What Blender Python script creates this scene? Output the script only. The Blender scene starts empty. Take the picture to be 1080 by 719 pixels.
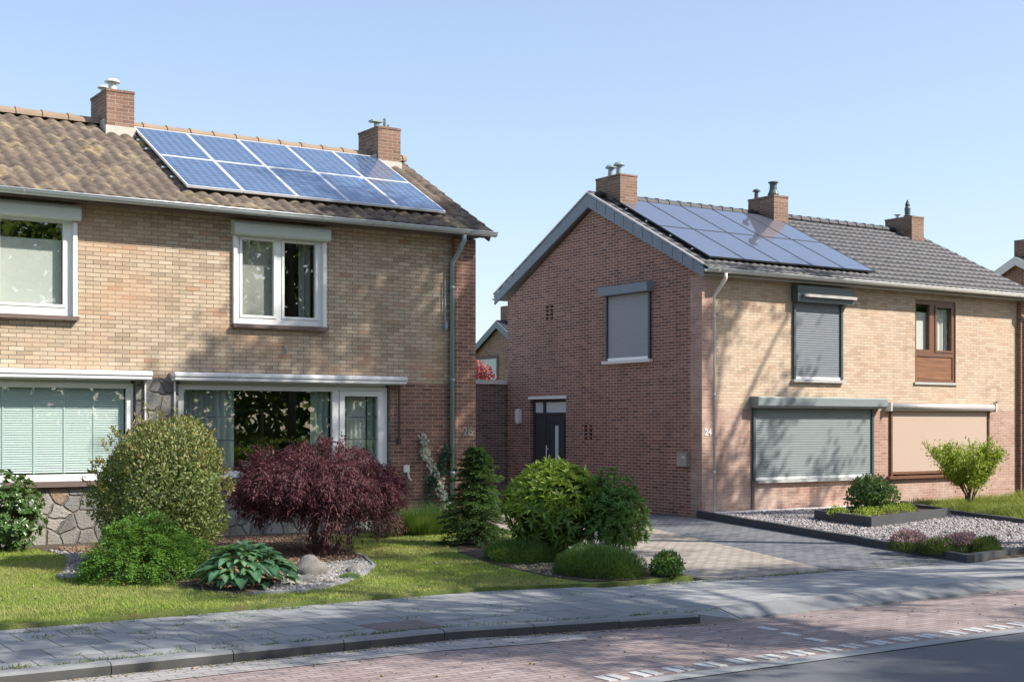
import bpy, math, random
import numpy as np
from mathutils import Vector, Matrix

R = math.radians
scene = bpy.context.scene
COL = scene.collection
rnd = random.Random(7)
rng = np.random.default_rng(11)

# ------------------------------------------------------------------ camera, sky, sun, exposure
EYE = 1.757
cd = bpy.data.cameras.new('camera')
cam = bpy.data.objects.new('camera', cd); COL.objects.link(cam)
cam.location = (0, 0, EYE)
cam.rotation_euler = (R(90), 0, -math.atan2(.5564, .8309))
cd.sensor_width = 36; cd.lens = 36*1433/1080; cd.shift_y = 87.5/1080
cd.clip_end = 3000
scene.camera = cam

SUN_AZ, SUN_EL = 138.0, 41.0
w = bpy.data.worlds.new('World'); scene.world = w; w.use_nodes = True
nt = w.node_tree
bg = nt.nodes['Background']; bg.inputs['Strength'].default_value = .15
sky = nt.nodes.new('ShaderNodeTexSky'); sky.sky_type = 'NISHITA'; sky.sun_disc = False
sky.sun_elevation = R(SUN_EL); sky.sun_rotation = R(SUN_AZ)
sky.air_density = 1.0; sky.dust_density = 1.2; sky.ozone_density = 1.6
gm = nt.nodes.new('ShaderNodeGamma'); gm.inputs[1].default_value = .75
tn = nt.nodes.new('ShaderNodeMix'); tn.data_type = 'RGBA'; tn.blend_type = 'MULTIPLY'; tn.inputs[0].default_value = 1; tn.inputs[7].default_value = (.755, .755, .79, 1)
nt.links.new(sky.outputs[0], gm.inputs[0]); nt.links.new(gm.outputs[0], tn.inputs[6]); nt.links.new(tn.outputs[2], bg.inputs['Color'])
S = Vector((math.sin(R(SUN_AZ))*math.cos(R(SUN_EL)), math.cos(R(SUN_AZ))*math.cos(R(SUN_EL)), math.sin(R(SUN_EL))))
sl = bpy.data.lights.new('sun', 'SUN'); sl.energy = 2.85; sl.angle = R(.53); sl.color = (1, .93, .82)
so = bpy.data.objects.new('sun', sl); COL.objects.link(so); so.location = S*60
so.rotation_euler = (-S).to_track_quat('-Z', 'Y').to_euler()
scene.view_settings.view_transform = 'Standard'; scene.view_settings.look = 'None'
scene.view_settings.gamma = 1; scene.view_settings.use_curve_mapping = False
scene.view_settings.exposure = 1.47
scene.cycles.max_bounces = 8; scene.cycles.transparent_max_bounces = 24

# ------------------------------------------------------------------ helpers: meshes
class MB:
    def __init__(s): s.v = []; s.f = []; s.m = []
    def add(s, vs, fs, mat=0):
        o = len(s.v); s.v += [tuple(p) for p in vs]
        s.f += [[i+o for i in f] for f in fs]; s.m += [mat]*len(fs); return s
    def box(s, x0, x1, y0, y1, z0, z1, mat=0):
        if x0 > x1: x0, x1 = x1, x0
        if y0 > y1: y0, y1 = y1, y0
        return s.add([(x0,y0,z0),(x1,y0,z0),(x1,y1,z0),(x0,y1,z0),(x0,y0,z1),(x1,y0,z1),(x1,y1,z1),(x0,y1,z1)],
                     [(0,3,2,1),(4,5,6,7),(0,1,5,4),(1,2,6,5),(2,3,7,6),(3,0,4,7)], mat)
    def bar(s, a, b, wd, ht, up=(0,0,1), mat=0):       # box along a-b, centred
        a = Vector(a); b = Vector(b); d = (b-a).normalized(); side = d.cross(Vector(up)).normalized(); u = side.cross(d)
        vs = []
        for p in (a, b):
            for i, j in ((-1,-1),(1,-1),(1,1),(-1,1)): vs.append(p+side*(i*wd/2)+u*(j*ht/2))
        return s.add(vs, [(0,1,2,3),(7,6,5,4),(0,4,5,1),(1,5,6,2),(2,6,7,3),(3,7,4,0)], mat)
    def prism(s, poly, vec, mat=0):
        n = len(poly); vec = Vector(vec); p = [Vector(q) for q in poly]
        s.add(p+[q+vec for q in p], [list(range(n))[::-1], [n+i for i in range(n)]]+[(i,(i+1)%n,n+(i+1)%n,n+i) for i in range(n)], mat); return s
    def tube(s, pts, r, n=8, mat=0, caps=True):
        pts = [Vector(p) for p in pts]; rs = r if isinstance(r, (list, tuple)) else [r]*len(pts)
        vs = []; prev = None
        for i, p in enumerate(pts):
            d = (pts[min(i+1, len(pts)-1)]-pts[max(i-1, 0)]).normalized()
            u = prev if prev is not None else Vector((0,0,1)) if abs(d.z) < .9 else Vector((1,0,0))
            u = (u-d*u.dot(d)).normalized(); prev = u; q = d.cross(u)
            for k in range(n):
                t = 2*math.pi*k/n; vs.append(p+(u*math.cos(t)+q*math.sin(t))*rs[i])
        fs = [(i*n+k, i*n+(k+1)%n, (i+1)*n+(k+1)%n, (i+1)*n+k) for i in range(len(pts)-1) for k in range(n)]
        if caps: fs += [list(range(n))[::-1], [(len(pts)-1)*n+k for k in range(n)]]
        return s.add(vs, fs, mat)
    def lathe(s, prof, c, n=14, mat=0):
        vs = [(c[0]+r*math.cos(2*math.pi*k/n), c[1]+r*math.sin(2*math.pi*k/n), c[2]+z) for r, z in prof for k in range(n)]
        fs = [(i*n+k, i*n+(k+1)%n, (i+1)*n+(k+1)%n, (i+1)*n+k) for i in range(len(prof)-1) for k in range(n)]
        fs += [list(range(n))[::-1], [(len(prof)-1)*n+k for k in range(n)]]
        return s.add(vs, fs, mat)
    def wall(s, axis, a, b, u0, u1, v0, v1, holes=(), mat=0):
        """slab between a and b along 'axis' (x or y) with rectangular holes (u0,u1,v0,v1)"""
        us = sorted({u0, u1, *[h[0] for h in holes], *[h[1] for h in holes]}); us = [u for u in us if u0 <= u <= u1]
        vv = sorted({v0, v1, *[h[2] for h in holes], *[h[3] for h in holes]}); vv = [q for q in vv if v0 <= q <= v1]
        nu, nv = len(us)-1, len(vv)-1
        full = [[not any(h[0] <= (us[i]+us[i+1])/2 <= h[1] and h[2] <= (vv[j]+vv[j+1])/2 <= h[3] for h in holes) for j in range(nv)] for i in range(nu)]
        P = (lambda u, q, v: (u, q, v)) if axis == 'y' else (lambda u, q, v: (q, u, v))
        def quad(p): s.add(p, [(0,1,2,3)], mat)
        for i in range(nu):
            for j in range(nv):
                if not full[i][j]: continue
                A, B, C, D = us[i], us[i+1], vv[j], vv[j+1]
                quad([P(A,a,C),P(B,a,C),P(B,a,D),P(A,a,D)]); quad([P(A,b,C),P(A,b,D),P(B,b,D),P(B,b,C)])
                if i == 0 or not full[i-1][j]: quad([P(A,a,C),P(A,a,D),P(A,b,D),P(A,b,C)])
                if i == nu-1 or not full[i+1][j]: quad([P(B,a,C),P(B,b,C),P(B,b,D),P(B,a,D)])
                if j == 0 or not full[i][j-1]: quad([P(A,a,C),P(A,b,C),P(B,b,C),P(B,a,C)])
                if j == nv-1 or not full[i][j+1]: quad([P(A,a,D),P(B,a,D),P(B,b,D),P(A,b,D)])
        return s
    def build(s, name, mats, parent=None, smooth=False, uv=True):
        off = root_loc(parent)
        me = bpy.data.meshes.new(name)
        me.from_pydata([(x-off.x, y-off.y, z-off.z) for x, y, z in s.v], [], s.f)
        for m in (mats if isinstance(mats, (list, tuple)) else [mats]): me.materials.append(m)
        me.polygons.foreach_set('material_index', s.m)
        if smooth: me.polygons.foreach_set('use_smooth', [True]*len(s.f))
        if uv:
            lay = me.uv_layers.new(name='UVMap'); dat = np.zeros(len(me.loops)*2, np.float32)
            for p, f in zip(me.polygons, s.f):
                n = p.normal; ax, ay, az = abs(n.x), abs(n.y), abs(n.z)
                for li, vi in zip(p.loop_indices, f):
                    x, y, z = s.v[vi]
                    if az > .9*max(ax, ay) and az > .55: q = (x, y)
                    elif ax > ay: q = (y, z)
                    else: q = (x, z)
                    dat[2*li], dat[2*li+1] = q
            lay.data.foreach_set('uv', dat)
        return link(name, me, parent)

def root_loc(o):
    p = Vector((0,0,0))
    while o is not None: p += o.location; o = o.parent
    return p
def link(name, me, parent=None):
    o = bpy.data.objects.new(name, me); COL.objects.link(o)
    if parent is not None: o.parent = parent
    return o
def tag(o, label=None, cat=None, group=None, kind=None):
    if label: o['label'] = label
    if cat: o['category'] = cat
    if group: o['group'] = group
    if kind: o['kind'] = kind
    return o
def thing(name, loc, label, cat, group=None, rz=0):
    o = bpy.data.objects.new(name, None); COL.objects.link(o); o.location = loc; o.rotation_euler.z = rz
    o.empty_display_size = .2
    return tag(o, label, cat, group)
def copy_tree(o, parent=None):
    c = o.copy(); COL.objects.link(c)
    if parent is not None: c.parent = parent
    for ch in list(o.children): copy_tree(ch, c)
    return c
def fast_mesh(name, V, F, mat, parent=None, smooth=False):      # numpy arrays; F is (n,3) or (n,4)
    me = bpy.data.meshes.new(name); k = F.shape[1]
    me.vertices.add(len(V)); me.vertices.foreach_set('co', np.asarray(V, np.float32).ravel())
    me.loops.add(F.size); me.loops.foreach_set('vertex_index', F.astype(np.int32).ravel())
    me.polygons.add(len(F)); me.polygons.foreach_set('loop_start', np.arange(0, F.size, k, dtype=np.int32))
    me.polygons.foreach_set('loop_total', np.full(len(F), k, np.int32))
    if smooth: me.polygons.foreach_set('use_smooth', np.ones(len(F), bool))
    me.update(calc_edges=True); me.materials.append(mat)
    return link(name, me, parent)

# ------------------------------------------------------------------ helpers: materials
class NG:
    def __init__(s, name):
        s.m = bpy.data.materials.new(name); s.m.use_nodes = True; s.t = s.m.node_tree
        s.b = s.t.nodes['Principled BSDF']; s.out = s.t.nodes['Material Output']
    def n(s, typ, **kw):
        x = s.t.nodes.new(typ)
        for k, v in kw.items():
            if k.startswith('i_'):
                key = k[2:]; key = int(key) if key.isdigit() else key.replace('_', ' ')
                s.set(x.inputs[key], v)
            else: setattr(x, k, v)
        return x
    def set(s, sock, v):
        if isinstance(v, bpy.types.NodeSocket): s.t.links.new(v, sock)
        elif isinstance(v, (tuple, list)) and sock.type == 'RGBA': sock.default_value = (*v[:3], 1)
        else: sock.default_value = v
    def math(s, op, a, b=0.0): 
        x = s.n('ShaderNodeMath', operation=op); s.set(x.inputs[0], a); s.set(x.inputs[1], b); return x.outputs[0]
    def mix(s, f, a, b, typ='MIX'):
        x = s.n('ShaderNodeMix', data_type='RGBA', blend_type=typ); s.set(x.inputs[0], f); s.set(x.inputs[6], a); s.set(x.inputs[7], b); return x.outputs[2]
    def noise(s, scale, detail=4, vec=None, rough=.55):
        x = s.n('ShaderNodeTexNoise'); x.inputs['Scale'].default_value = scale; x.inputs['Detail'].default_value = detail; x.inputs['Roughness'].default_value = rough
        if vec is not None: s.t.links.new(vec, x.inputs['Vector'])
        return x.outputs['Fac']
    def ramp(s, f, stops, const=False):
        x = s.n('ShaderNodeValToRGB'); s.set(x.inputs[0], f); e = x.color_ramp.elements
        if const: x.color_ramp.interpolation = 'CONSTANT'
        while len(e) > len(stops): e.remove(e[-1])
        while len(e) < len(stops): e.new(.5)
        for q, (p, c) in zip(e, stops): q.position = p; q.color = (*c[:3], 1)
        return x.outputs[0]
    def uv(s): return s.n('ShaderNodeUVMap').outputs[0]
    def obj(s): return s.n('ShaderNodeTexCoord').outputs['Object']
    def bump(s, h, strength=.5, dist=.01):
        x = s.n('ShaderNodeBump'); x.inputs['Strength'].default_value = strength; x.inputs['Distance'].default_value = dist
        s.set(x.inputs['Height'], h); s.t.links.new(x.outputs[0], s.b.inputs['Normal']); return x
    def base(s, c): s.set(s.b.inputs['Base Color'], c)
    def rough(s, r): s.set(s.b.inputs['Roughness'], r)

def plain(name, col, rough=.5, metal=0, var=.12, scale=6, spec=None, bump=0):
    g = NG(name); f = g.noise(scale, 5, g.obj())
    g.base(g.mix(f, tuple(c*(1-var) for c in col), tuple(min(1, c*(1+var)) for c in col)))
    g.rough(g.math('ADD', rough-.08, g.math('MULTIPLY', f, .16))); g.b.inputs['Metallic'].default_value = metal
    if spec is not None: g.b.inputs['Specular IOR Level'].default_value = spec
    if bump: g.bump(g.noise(scale*12, 4, g.obj()), bump, .01)
    return g.m

def cell_id(g, uvn, bw, bh, stagger=True):
    sp = g.n('ShaderNodeSeparateXYZ'); g.t.links.new(uvn, sp.inputs[0])
    row = g.math('FLOOR', g.math('DIVIDE', sp.outputs[1], bh))
    u = g.math('DIVIDE', sp.outputs[0], bw)
    if stagger:
        par = g.math('MULTIPLY', g.math('SUBTRACT', 1.0, g.math('FLOORED_MODULO', row, 2.0)), .5); u = g.math('ADD', u, par)
    cx = g.n('ShaderNodeCombineXYZ'); g.set(cx.inputs[0], g.math('FLOOR', u)); g.set(cx.inputs[1], row)
    wn = g.n('ShaderNodeTexWhiteNoise', noise_dimensions='2D'); g.t.links.new(cx.outputs[0], wn.inputs['Vector'])
    return wn.outputs['Value']

def bricks(name, palette, mortar, bw=.22, bh=.0625, ms=.0055, rough=.85, bump=.6, stain=.25, stain_col=None, fine=.2, patch=None):
    g = NG(name); uv = g.uv()
    col = g.ramp(cell_id(g, uv, bw, bh), palette)
    f = g.noise(35, 4, uv, .7)
    col = g.mix(g.math('MULTIPLY', f, fine*2), col, tuple(c*.45 for c in palette[0][1]))
    bt = g.n('ShaderNodeTexBrick', offset=.5, offset_frequency=2, squash=1, squash_frequency=2)
    g.t.links.new(uv, bt.inputs['Vector'])
    for k, v in (('Scale', 1), ('Mortar Size', ms), ('Mortar Smooth', .25), ('Bias', 0), ('Brick Width', bw), ('Row Height', bh)): bt.inputs[k].default_value = v
    mf = bt.outputs['Fac']
    mcol = g.mix(g.noise(9, 4, uv), tuple(c*.75 for c in mortar), mortar)
    col = g.mix(mf, col, mcol)
    big = g.noise(.9, 6, uv, .62)
    st = g.ramp(big, [(.42, (0,0,0)), (.68, (1,1,1))])
    sc = stain_col or tuple(c*.5 for c in palette[0][1])
    col = g.mix(g.math('MULTIPLY', st, stain), col, sc)
    sm = g.n('ShaderNodeVectorMath', operation='MULTIPLY', i_1=(2.6, .28, 1)); g.t.links.new(uv, sm.inputs[0])
    sk = g.ramp(g.noise(1.6, 5, sm.outputs[0], .65), [(.5, (0,0,0)), (.72, (1,1,1))])
    if bh < .07: col = g.mix(g.math('MULTIPLY', sk, .3), col, tuple(c*.55 for c in palette[0][1]))
    if patch:                                        # lighter, redder patches of brick batches
        p2 = g.ramp(g.noise(.55, 3, g.n('ShaderNodeVectorMath', operation='MULTIPLY', i_0=uv, i_1=(1, 1.6, 1)).outputs[0]), [(.5, (0,0,0)), (.66, (1,1,1))])
        col = g.mix(g.math('MULTIPLY', p2, patch[0]), col, patch[1])
    g.base(col); g.rough(rough)
    h = g.math('ADD', g.math('MULTIPLY', g.math('SUBTRACT', 1.0, mf), 1.0), g.math('MULTIPLY', f, .35))
    g.bump(h, bump, .008)
    return g.m

def tiles_mat(name, palette, tw, tl, rough=.75, lichen=None):
    g = NG(name); uv = g.uv()
    col = g.ramp(cell_id(g, uv, tw, tl, False), palette)
    f = g.noise(14, 5, uv, .65)
    col = g.mix(g.math('MULTIPLY', f, .7), col, tuple(c*.45 for c in palette[0][1]))
    if lichen:
        for sc, th, c, k in lichen:
            m = g.ramp(g.noise(sc, 6, uv, .7), [(th, (0,0,0)), (th+.1, (1,1,1))])
            col = g.mix(g.math('MULTIPLY', m, k), col, c)
    g.base(col); g.rough(rough); g.bump(f, .3, .01)
    return g.m

def leaf_mat(name, stops, rough=.5, trans=.3, spec=.4, dry=None):
    g = NG(name); r = g.n('ShaderNodeNewGeometry').outputs['Random Per Island']
    col = g.ramp(r, stops)
    if dry: col = g.mix(g.ramp(g.noise(.75, 5, g.obj(), .62), [(.44, (0,0,0)), (.66, (.9,.9,.9))]), col, dry)
    g.base(col); g.rough(rough); g.b.inputs['Specular IOR Level'].default_value = spec
    if trans:
        tr = g.n('ShaderNodeBsdfTranslucent'); g.t.links.new(g.mix(.55, col, (.35,.45,.06), 'MIX') if stops[0][1][1] > stops[0][1][0] else col, tr.inputs[0])
        mx = g.n('ShaderNodeMixShader', i_0=trans); g.t.links.new(g.b.outputs[0], mx.inputs[1]); g.t.links.new(tr.outputs[0], mx.inputs[2])
        g.t.links.new(mx.outputs[0], g.out.inputs[0])
    return g.m

def glass_mat(name, tint=(.9,.96,.93), boost=0.0):
    g = NG(name); t = g.n('ShaderNodeBsdfTransparent', i_0=tint); gl = g.n('ShaderNodeBsdfGlossy'); gl.inputs['Roughness'].default_value = .0; gl.inputs[0].default_value = (.95,.97,1,1)
    bf = g.n('ShaderNodeNewGeometry').outputs['Backfacing']; fr = g.n('ShaderNodeFresnel'); g.set(fr.inputs[0], g.math('ADD', 1.52, g.math('MULTIPLY', bf, 1/1.52-1.52))); ff = g.math('MINIMUM', g.math('ADD', g.math('MULTIPLY', fr.outputs[0], .9), boost), 1.0)
    nz = g.noise(1.2, 1, g.obj()); bp = g.n('ShaderNodeBump'); bp.inputs['Strength'].default_value = .06; bp.inputs['Distance'].default_value = .02; g.set(bp.inputs['Height'], nz)
    g.t.links.new(bp.outputs[0], gl.inputs['Normal'])
    mx = g.n('ShaderNodeMixShader'); g.set(mx.inputs[0], ff); g.t.links.new(t.outputs[0], mx.inputs[1]); g.t.links.new(gl.outputs[0], mx.inputs[2])
    g.t.links.new(mx.outputs[0], g.out.inputs[0]); return g.m

def cloth_mat(name, col, trans=.35, stripe=None):
    g = NG(name); c = col
    if stripe:
        wv = g.n('ShaderNodeTexWave', bands_direction='X', i_Scale=stripe); g.t.links.new(g.obj(), wv.inputs[0]); c = g.mix(wv.outputs['Fac'], col, tuple(q*.82 for q in col))
    g.base(c); g.rough(.9)
    tr = g.n('ShaderNodeBsdfTranslucent', i_0=col); mx = g.n('ShaderNodeMixShader', i_0=trans)
    g.t.links.new(g.b.outputs[0], mx.inputs[1]); g.t.links.new(tr.outputs[0], mx.inputs[2]); g.t.links.new(mx.outputs[0], g.out.inputs[0]); return g.m

def stone_clad(name):
    g = NG(name); uv = g.uv()
    d = g.n('ShaderNodeTexNoise'); d.inputs['Scale'].default_value = 3; g.t.links.new(uv, d.inputs[0])
    w_ = g.n('ShaderNodeMix', data_type='VECTOR'); w_.inputs[0].default_value = .12; g.t.links.new(uv, w_.inputs[4]); g.t.links.new(d.outputs['Color'], w_.inputs[5])
    v1 = g.n('ShaderNodeTexVoronoi', voronoi_dimensions='2D', i_Scale=4.6); g.t.links.new(w_.outputs[1], v1.inputs[0])
    v2 = g.n('ShaderNodeTexVoronoi', voronoi_dimensions='2D', feature='DISTANCE_TO_EDGE', i_Scale=4.6); g.t.links.new(w_.outputs[1], v2.inputs[0])
    sp = g.n('ShaderNodeSeparateColor'); g.t.links.new(v1.outputs['Color'], sp.inputs[0])
    c = g.ramp(sp.outputs[0], [(0,(.16,.16,.15)),(.25,(.36,.33,.29)),(.5,(.24,.25,.24)),(.7,(.48,.44,.39)),(.85,(.3,.29,.27)),(1,(.42,.27,.14))])
    nz = g.noise(22, 6, uv, .7); c = g.mix(g.math('MULTIPLY', nz, .6), c, (.1,.1,.095))
    e = g.ramp(v2.outputs['Distance'], [(.025,(1,1,1)),(.09,(0,0,0))])
    g.base(g.mix(e, c, (.2,.185,.165))); g.rough(.85)
    g.bump(g.math('SUBTRACT', g.math('MULTIPLY', nz, .9), e), 1.0, .035); return g.m

def cells_mat(name, cell, line, nx, ny, gap, rough=.12, var=.3, bus=True, coat=1.0, ior=1.5):
    """cell grid in panel coordinates (UV 0..1)"""
    g = NG(name); uv = g.uv(); sp = g.n('ShaderNodeSeparateXYZ'); g.t.links.new(uv, sp.inputs[0])
    def edge(s_, n_, wd):
        fr = g.math('FRACT', g.math('MULTIPLY', s_, float(n_))); d = g.math('ABSOLUTE', g.math('SUBTRACT', fr, .5)); return g.math('GREATER_THAN', d, .5-wd)
    m = g.math('MAXIMUM', edge(sp.outputs[0], nx, gap), edge(sp.outputs[1], ny, gap*.9))
    sc = g.n('ShaderNodeVectorMath', operation='MULTIPLY', i_1=(nx, ny, 1)); g.t.links.new(uv, sc.inputs[0])
    cid = cell_id(g, sc.outputs[0], 1.0, 1.0, False)
    oi = g.n('ShaderNodeObjectInfo').outputs['Random']
    v = g.n('ShaderNodeTexVoronoi', i_Scale=60.0); g.t.links.new(g.obj(), v.inputs[0])
    sp2 = g.n('ShaderNodeSeparateColor'); g.t.links.new(v.outputs['Color'], sp2.inputs[0])
    k = g.math('ADD', g.math('MULTIPLY', cid, .4), g.math('ADD', g.math('MULTIPLY', sp2.outputs[0], .35), g.math('MULTIPLY', oi, .25)))
    c = g.mix(k, tuple(q*(1-var) for q in cell), tuple(q*(1+var) for q in cell))
    if bus: c = g.mix(g.math('MULTIPLY', edge(g.math('ADD', sp.outputs[0], .5/nx/2), nx*2, .035), .6), c, line)
    g.base(g.mix(m, c, line)); g.rough(.35)
    g.b.inputs['Coat Weight'].default_value = coat; g.b.inputs['Coat Roughness'].default_value = rough*.3; g.b.inputs['Coat IOR'].default_value = ior
    return g.m

M = {}
M['yellow'] = bricks('yellow_brick', [(0,(.36,.275,.19)),(.2,(.51,.40,.285)),(.5,(.59,.47,.34)),(.75,(.48,.365,.255)),(.92,(.66,.55,.42)),(.975,(.56,.36,.24)),(1,(.44,.26,.17))], (.10,.085,.07), ms=.0048, stain=.28, stain_col=(.33,.275,.21), patch=(.4,(.53,.31,.19)))
M['yellow_pale'] = bricks('pale_yellow_brick', [(0,(.45,.335,.235)),(.25,(.59,.455,.33)),(.6,(.64,.505,.38)),(.9,(.56,.395,.28)),(1,(.49,.31,.21))], (.33,.28,.225), ms=.005, stain=.25, stain_col=(.66,.56,.46), patch=(.28,(.57,.38,.25)))
M['red'] = bricks('red_brick', [(0,(.18,.085,.06)),(.3,(.29,.135,.09)),(.6,(.24,.11,.077)),(.85,(.37,.18,.12)),(1,(.13,.066,.052))], (.50,.41,.34), stain=.12)
M['red_worn'] = bricks('limewashed_red_brick', [(0,(.34,.18,.135)),(.3,(.44,.25,.185)),(.6,(.39,.21,.16)),(.85,(.52,.33,.26)),(1,(.28,.15,.12))], (.56,.48,.41), stain=.5, stain_col=(.60,.49,.42))
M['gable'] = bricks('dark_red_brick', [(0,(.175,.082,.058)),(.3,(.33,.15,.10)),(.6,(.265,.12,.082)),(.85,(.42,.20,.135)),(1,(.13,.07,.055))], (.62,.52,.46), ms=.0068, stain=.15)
M['bgbrick'] = bricks('far_dark_brick', [(0,(.13,.09,.08)),(.5,(.22,.145,.12)),(1,(.29,.18,.15))], (.48,.42,.39), ms=.006, stain=.1)
M['chim'] = bricks('chimney_brick', [(0,(.16,.085,.062)),(.4,(.27,.15,.105)),(.7,(.22,.115,.082)),(1,(.34,.21,.15))], (.42,.35,.28), stain=.25, stain_col=(.2,.15,.1))
M['stone'] = stone_clad('flagstone_cladding')
M['tile_brown'] = tiles_mat('brown_clay_tiles', [(0,(.115,.088,.07)),(.3,(.185,.142,.112)),(.55,(.15,.115,.09)),(.8,(.21,.168,.132)),(1,(.125,.10,.082))], .225, .31, .85,
                          [(2.2,.52,(.38,.30,.19),.5),(1.1,.58,(.34,.27,.09),.6),(5,.56,(.07,.058,.048),.75)])
M['tile_dark'] = tiles_mat('anthracite_tiles', [(0,(.024,.026,.034)),(.5,(.042,.046,.057)),(1,(.032,.034,.041))], .21, .31, .58, [(3,.6,(.13,.13,.14),.3)])
M['ridge_brown'] = plain('brown_ridge_clay', (.27,.20,.14), .85, var=.4, scale=3)
M['lead'] = plain('lead_flashing', (.42,.44,.46), .45, .3, var=.25)
M['mortar'] = plain('pale_mortar', (.50,.47,.42), .9, var=.25, scale=14)
M['zinc'] = plain('zinc_gutter', (.50,.54,.55), .42, .45, var=.15, scale=3)
M['zinc_white'] = plain('pale_gutter', (.70,.69,.65), .45, 0, var=.1, scale=4)
M['pipe_grey'] = plain('grey_downpipe', (.27,.34,.36), .4, .2, var=.15)
M['white'] = plain('white_frame', (.78,.79,.78), .35, 0, var=.05)
M['sage'] = plain('pale_sage_paint', (.55,.60,.56), .4, 0, var=.06)
M['alu'] = plain('brushed_aluminium', (.80,.81,.83), .3, .2, var=.06)
M['slate_board'] = plain('slate_grey_bargeboard', (.20,.24,.29), .6, 0, var=.15, scale=4)
M['grey_green'] = plain('grey_green_slats', (.20,.235,.24), .45, 0, var=.06)
M['grey_pale'] = plain('pale_grey_blue_slats', (.27,.30,.335), .42, 0, var=.06)
M['grey_blue'] = plain('grey_blue_slats', (.15,.17,.195), .42, 0, var=.06)
M['anthracite'] = plain('anthracite_paint', (.045,.052,.06), .4, 0, var=.1)
M['antgreen'] = plain('dark_grey_green_paint', (.07,.095,.10), .4, 0, var=.1)
M['black'] = plain('black_paint', (.015,.015,.017), .5, 0, var=.1)
M['beige_screen'] = plain('beige_screen_fabric', (.46,.355,.285), .9, 0, var=.04, scale=2)
M['brown_frame'] = plain('brown_wood_frame', (.16,.07,.04), .45, 0, var=.25, scale=5)
def wood():
    g = NG('brown_wood_boards'); uv = g.uv()
    v = g.n('ShaderNodeVectorMath', operation='MULTIPLY', i_1=(1.5, 26, 1)); g.t.links.new(uv, v.inputs[0])
    f = g.noise(1, 6, v.outputs[0], .6); g.base(g.ramp(f, [(.3,(.12,.05,.025)),(.55,(.24,.105,.05)),(.75,(.33,.16,.08))])); g.rough(.5); return g.m
M['wood'] = wood()
M['cassette'] = plain('grey_screen_cassette', (.52,.49,.48), .35, .3, var=.05)
M['coping'] = plain('white_coping', (.75,.74,.71), .7, 0, var=.06)
M['sill'] = plain('dark_brick_sill', (.14,.10,.09), .7, 0, var=.2)
M['sill_stone'] = plain('grey_stone_sill', (.42,.42,.41), .7, 0, var=.12)
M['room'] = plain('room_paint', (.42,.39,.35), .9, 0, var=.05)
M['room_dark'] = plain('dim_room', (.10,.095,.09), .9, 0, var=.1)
M['floor_in'] = plain('room_floor', (.20,.13,.08), .6, 0, var=.2)
M['glass'] = glass_mat('window_glass', (.955,.975,.965), .06)
M['glass_clear'] = glass_mat('bright_window_glass', (.98,.99,.985), .0)
M['frost'] = plain('frosted_glass', (.62,.68,.69), .35, 0, var=.08)
M['blind'] = cloth_mat('white_blind', (.76,.77,.74), .2)
M['lamella'] = plain('pale_aqua_slats', (.68,.79,.78), .5, 0, var=.03)
M['taupe'] = cloth_mat('taupe_blind', (.52,.51,.47), .25)
M['sheer'] = cloth_mat('pale_green_curtain', (.72,.84,.77), .4, 30)
M['greyblind'] = cloth_mat('grey_vertical_blind', (.52,.56,.56), .3, 10)
M['cells_blue'] = cells_mat('polycrystalline_cells', (.04,.09,.195), (.36,.42,.50), 6, 10, .026, .12, .4)
M['cells_sky_lift'] = cells_mat('sky_lifted_mono_cells', (.085,.097,.14), (.07,.082,.12), 6, 10, .008, .1, .1, False, 1.0, 1.8)  # cell colour lifted to stand in for the sky's reflection
M['panel_black'] = plain('black_panel_frame', (.03,.03,.035), .7, 0)
M['plinth'] = plain('charcoal_concrete', (.052,.055,.06), .7, 0, var=.4, scale=3, bump=.2)
M['concrete'] = plain('kerb_concrete', (.25,.26,.265), .85, 0, var=.22, scale=4, bump=.25)
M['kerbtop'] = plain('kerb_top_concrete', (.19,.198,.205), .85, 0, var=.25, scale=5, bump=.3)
M['kerbface_shaded'] = plain('shade_toned_kerb_concrete', (.07,.072,.07), .9, 0, var=.3, scale=4, bump=.3)  # kerb front coloured dark to stand for the tree shade on it
M['soil'] = plain('dark_soil', (.075,.055,.04), .95, 0, var=.5, scale=9, bump=.8)
M['rust'] = plain('worn_iron_plate', (.17,.14,.135), .8, .2, var=.3, scale=9, bump=.6)
def worn_paint():
    g = NG('worn_white_paint'); o = g.obj(); f = g.noise(28, 6, o, .75); k = g.noise(1.7, 3, o)
    g.base(g.ramp(g.math('ADD', g.math('MULTIPLY', f, .8), g.math('MULTIPLY', k, .35)), [(.36,(.22,.19,.18)),(.46,(.38,.37,.36)),(.7,(.52,.52,.51))])); g.rough(.75); return g.m
M['white_paint'] = worn_paint()
M['bark'] = plain('grey_brown_bark', (.11,.085,.06), .9, 0, var=.4, scale=8, bump=.7)
M['twig'] = plain('brown_twig', (.10,.07,.045), .85, 0, var=.3, scale=14)
M['rock'] = plain('grey_boulder', (.17,.16,.15), .9, 0, var=.6, scale=7, bump=1.0)
M['slabs'] = bricks('grey_paving_slabs', [(0,(.21,.222,.232)),(.35,(.285,.298,.308)),(.7,(.245,.258,.268)),(1,(.33,.335,.335))], (.07,.07,.055), .40, .5, .008, .85, .5, .4, (.17,.17,.165), .2)
M['slabs_r'] = bricks('pale_paving_slabs', [(0,(.25,.258,.268)),(.5,(.32,.328,.335)),(1,(.37,.37,.365))], (.09,.09,.075), .30, .30, .006, .85, .5, .35, (.2,.2,.195), .2)
M['pave_dark'] = bricks('dark_grey_pavers', [(0,(.085,.095,.11)),(.4,(.155,.165,.185)),(.8,(.205,.215,.235)),(1,(.12,.127,.145))], (.035,.035,.032), .21, .105, .008, .85, .7, .25, (.2,.2,.2))
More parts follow.
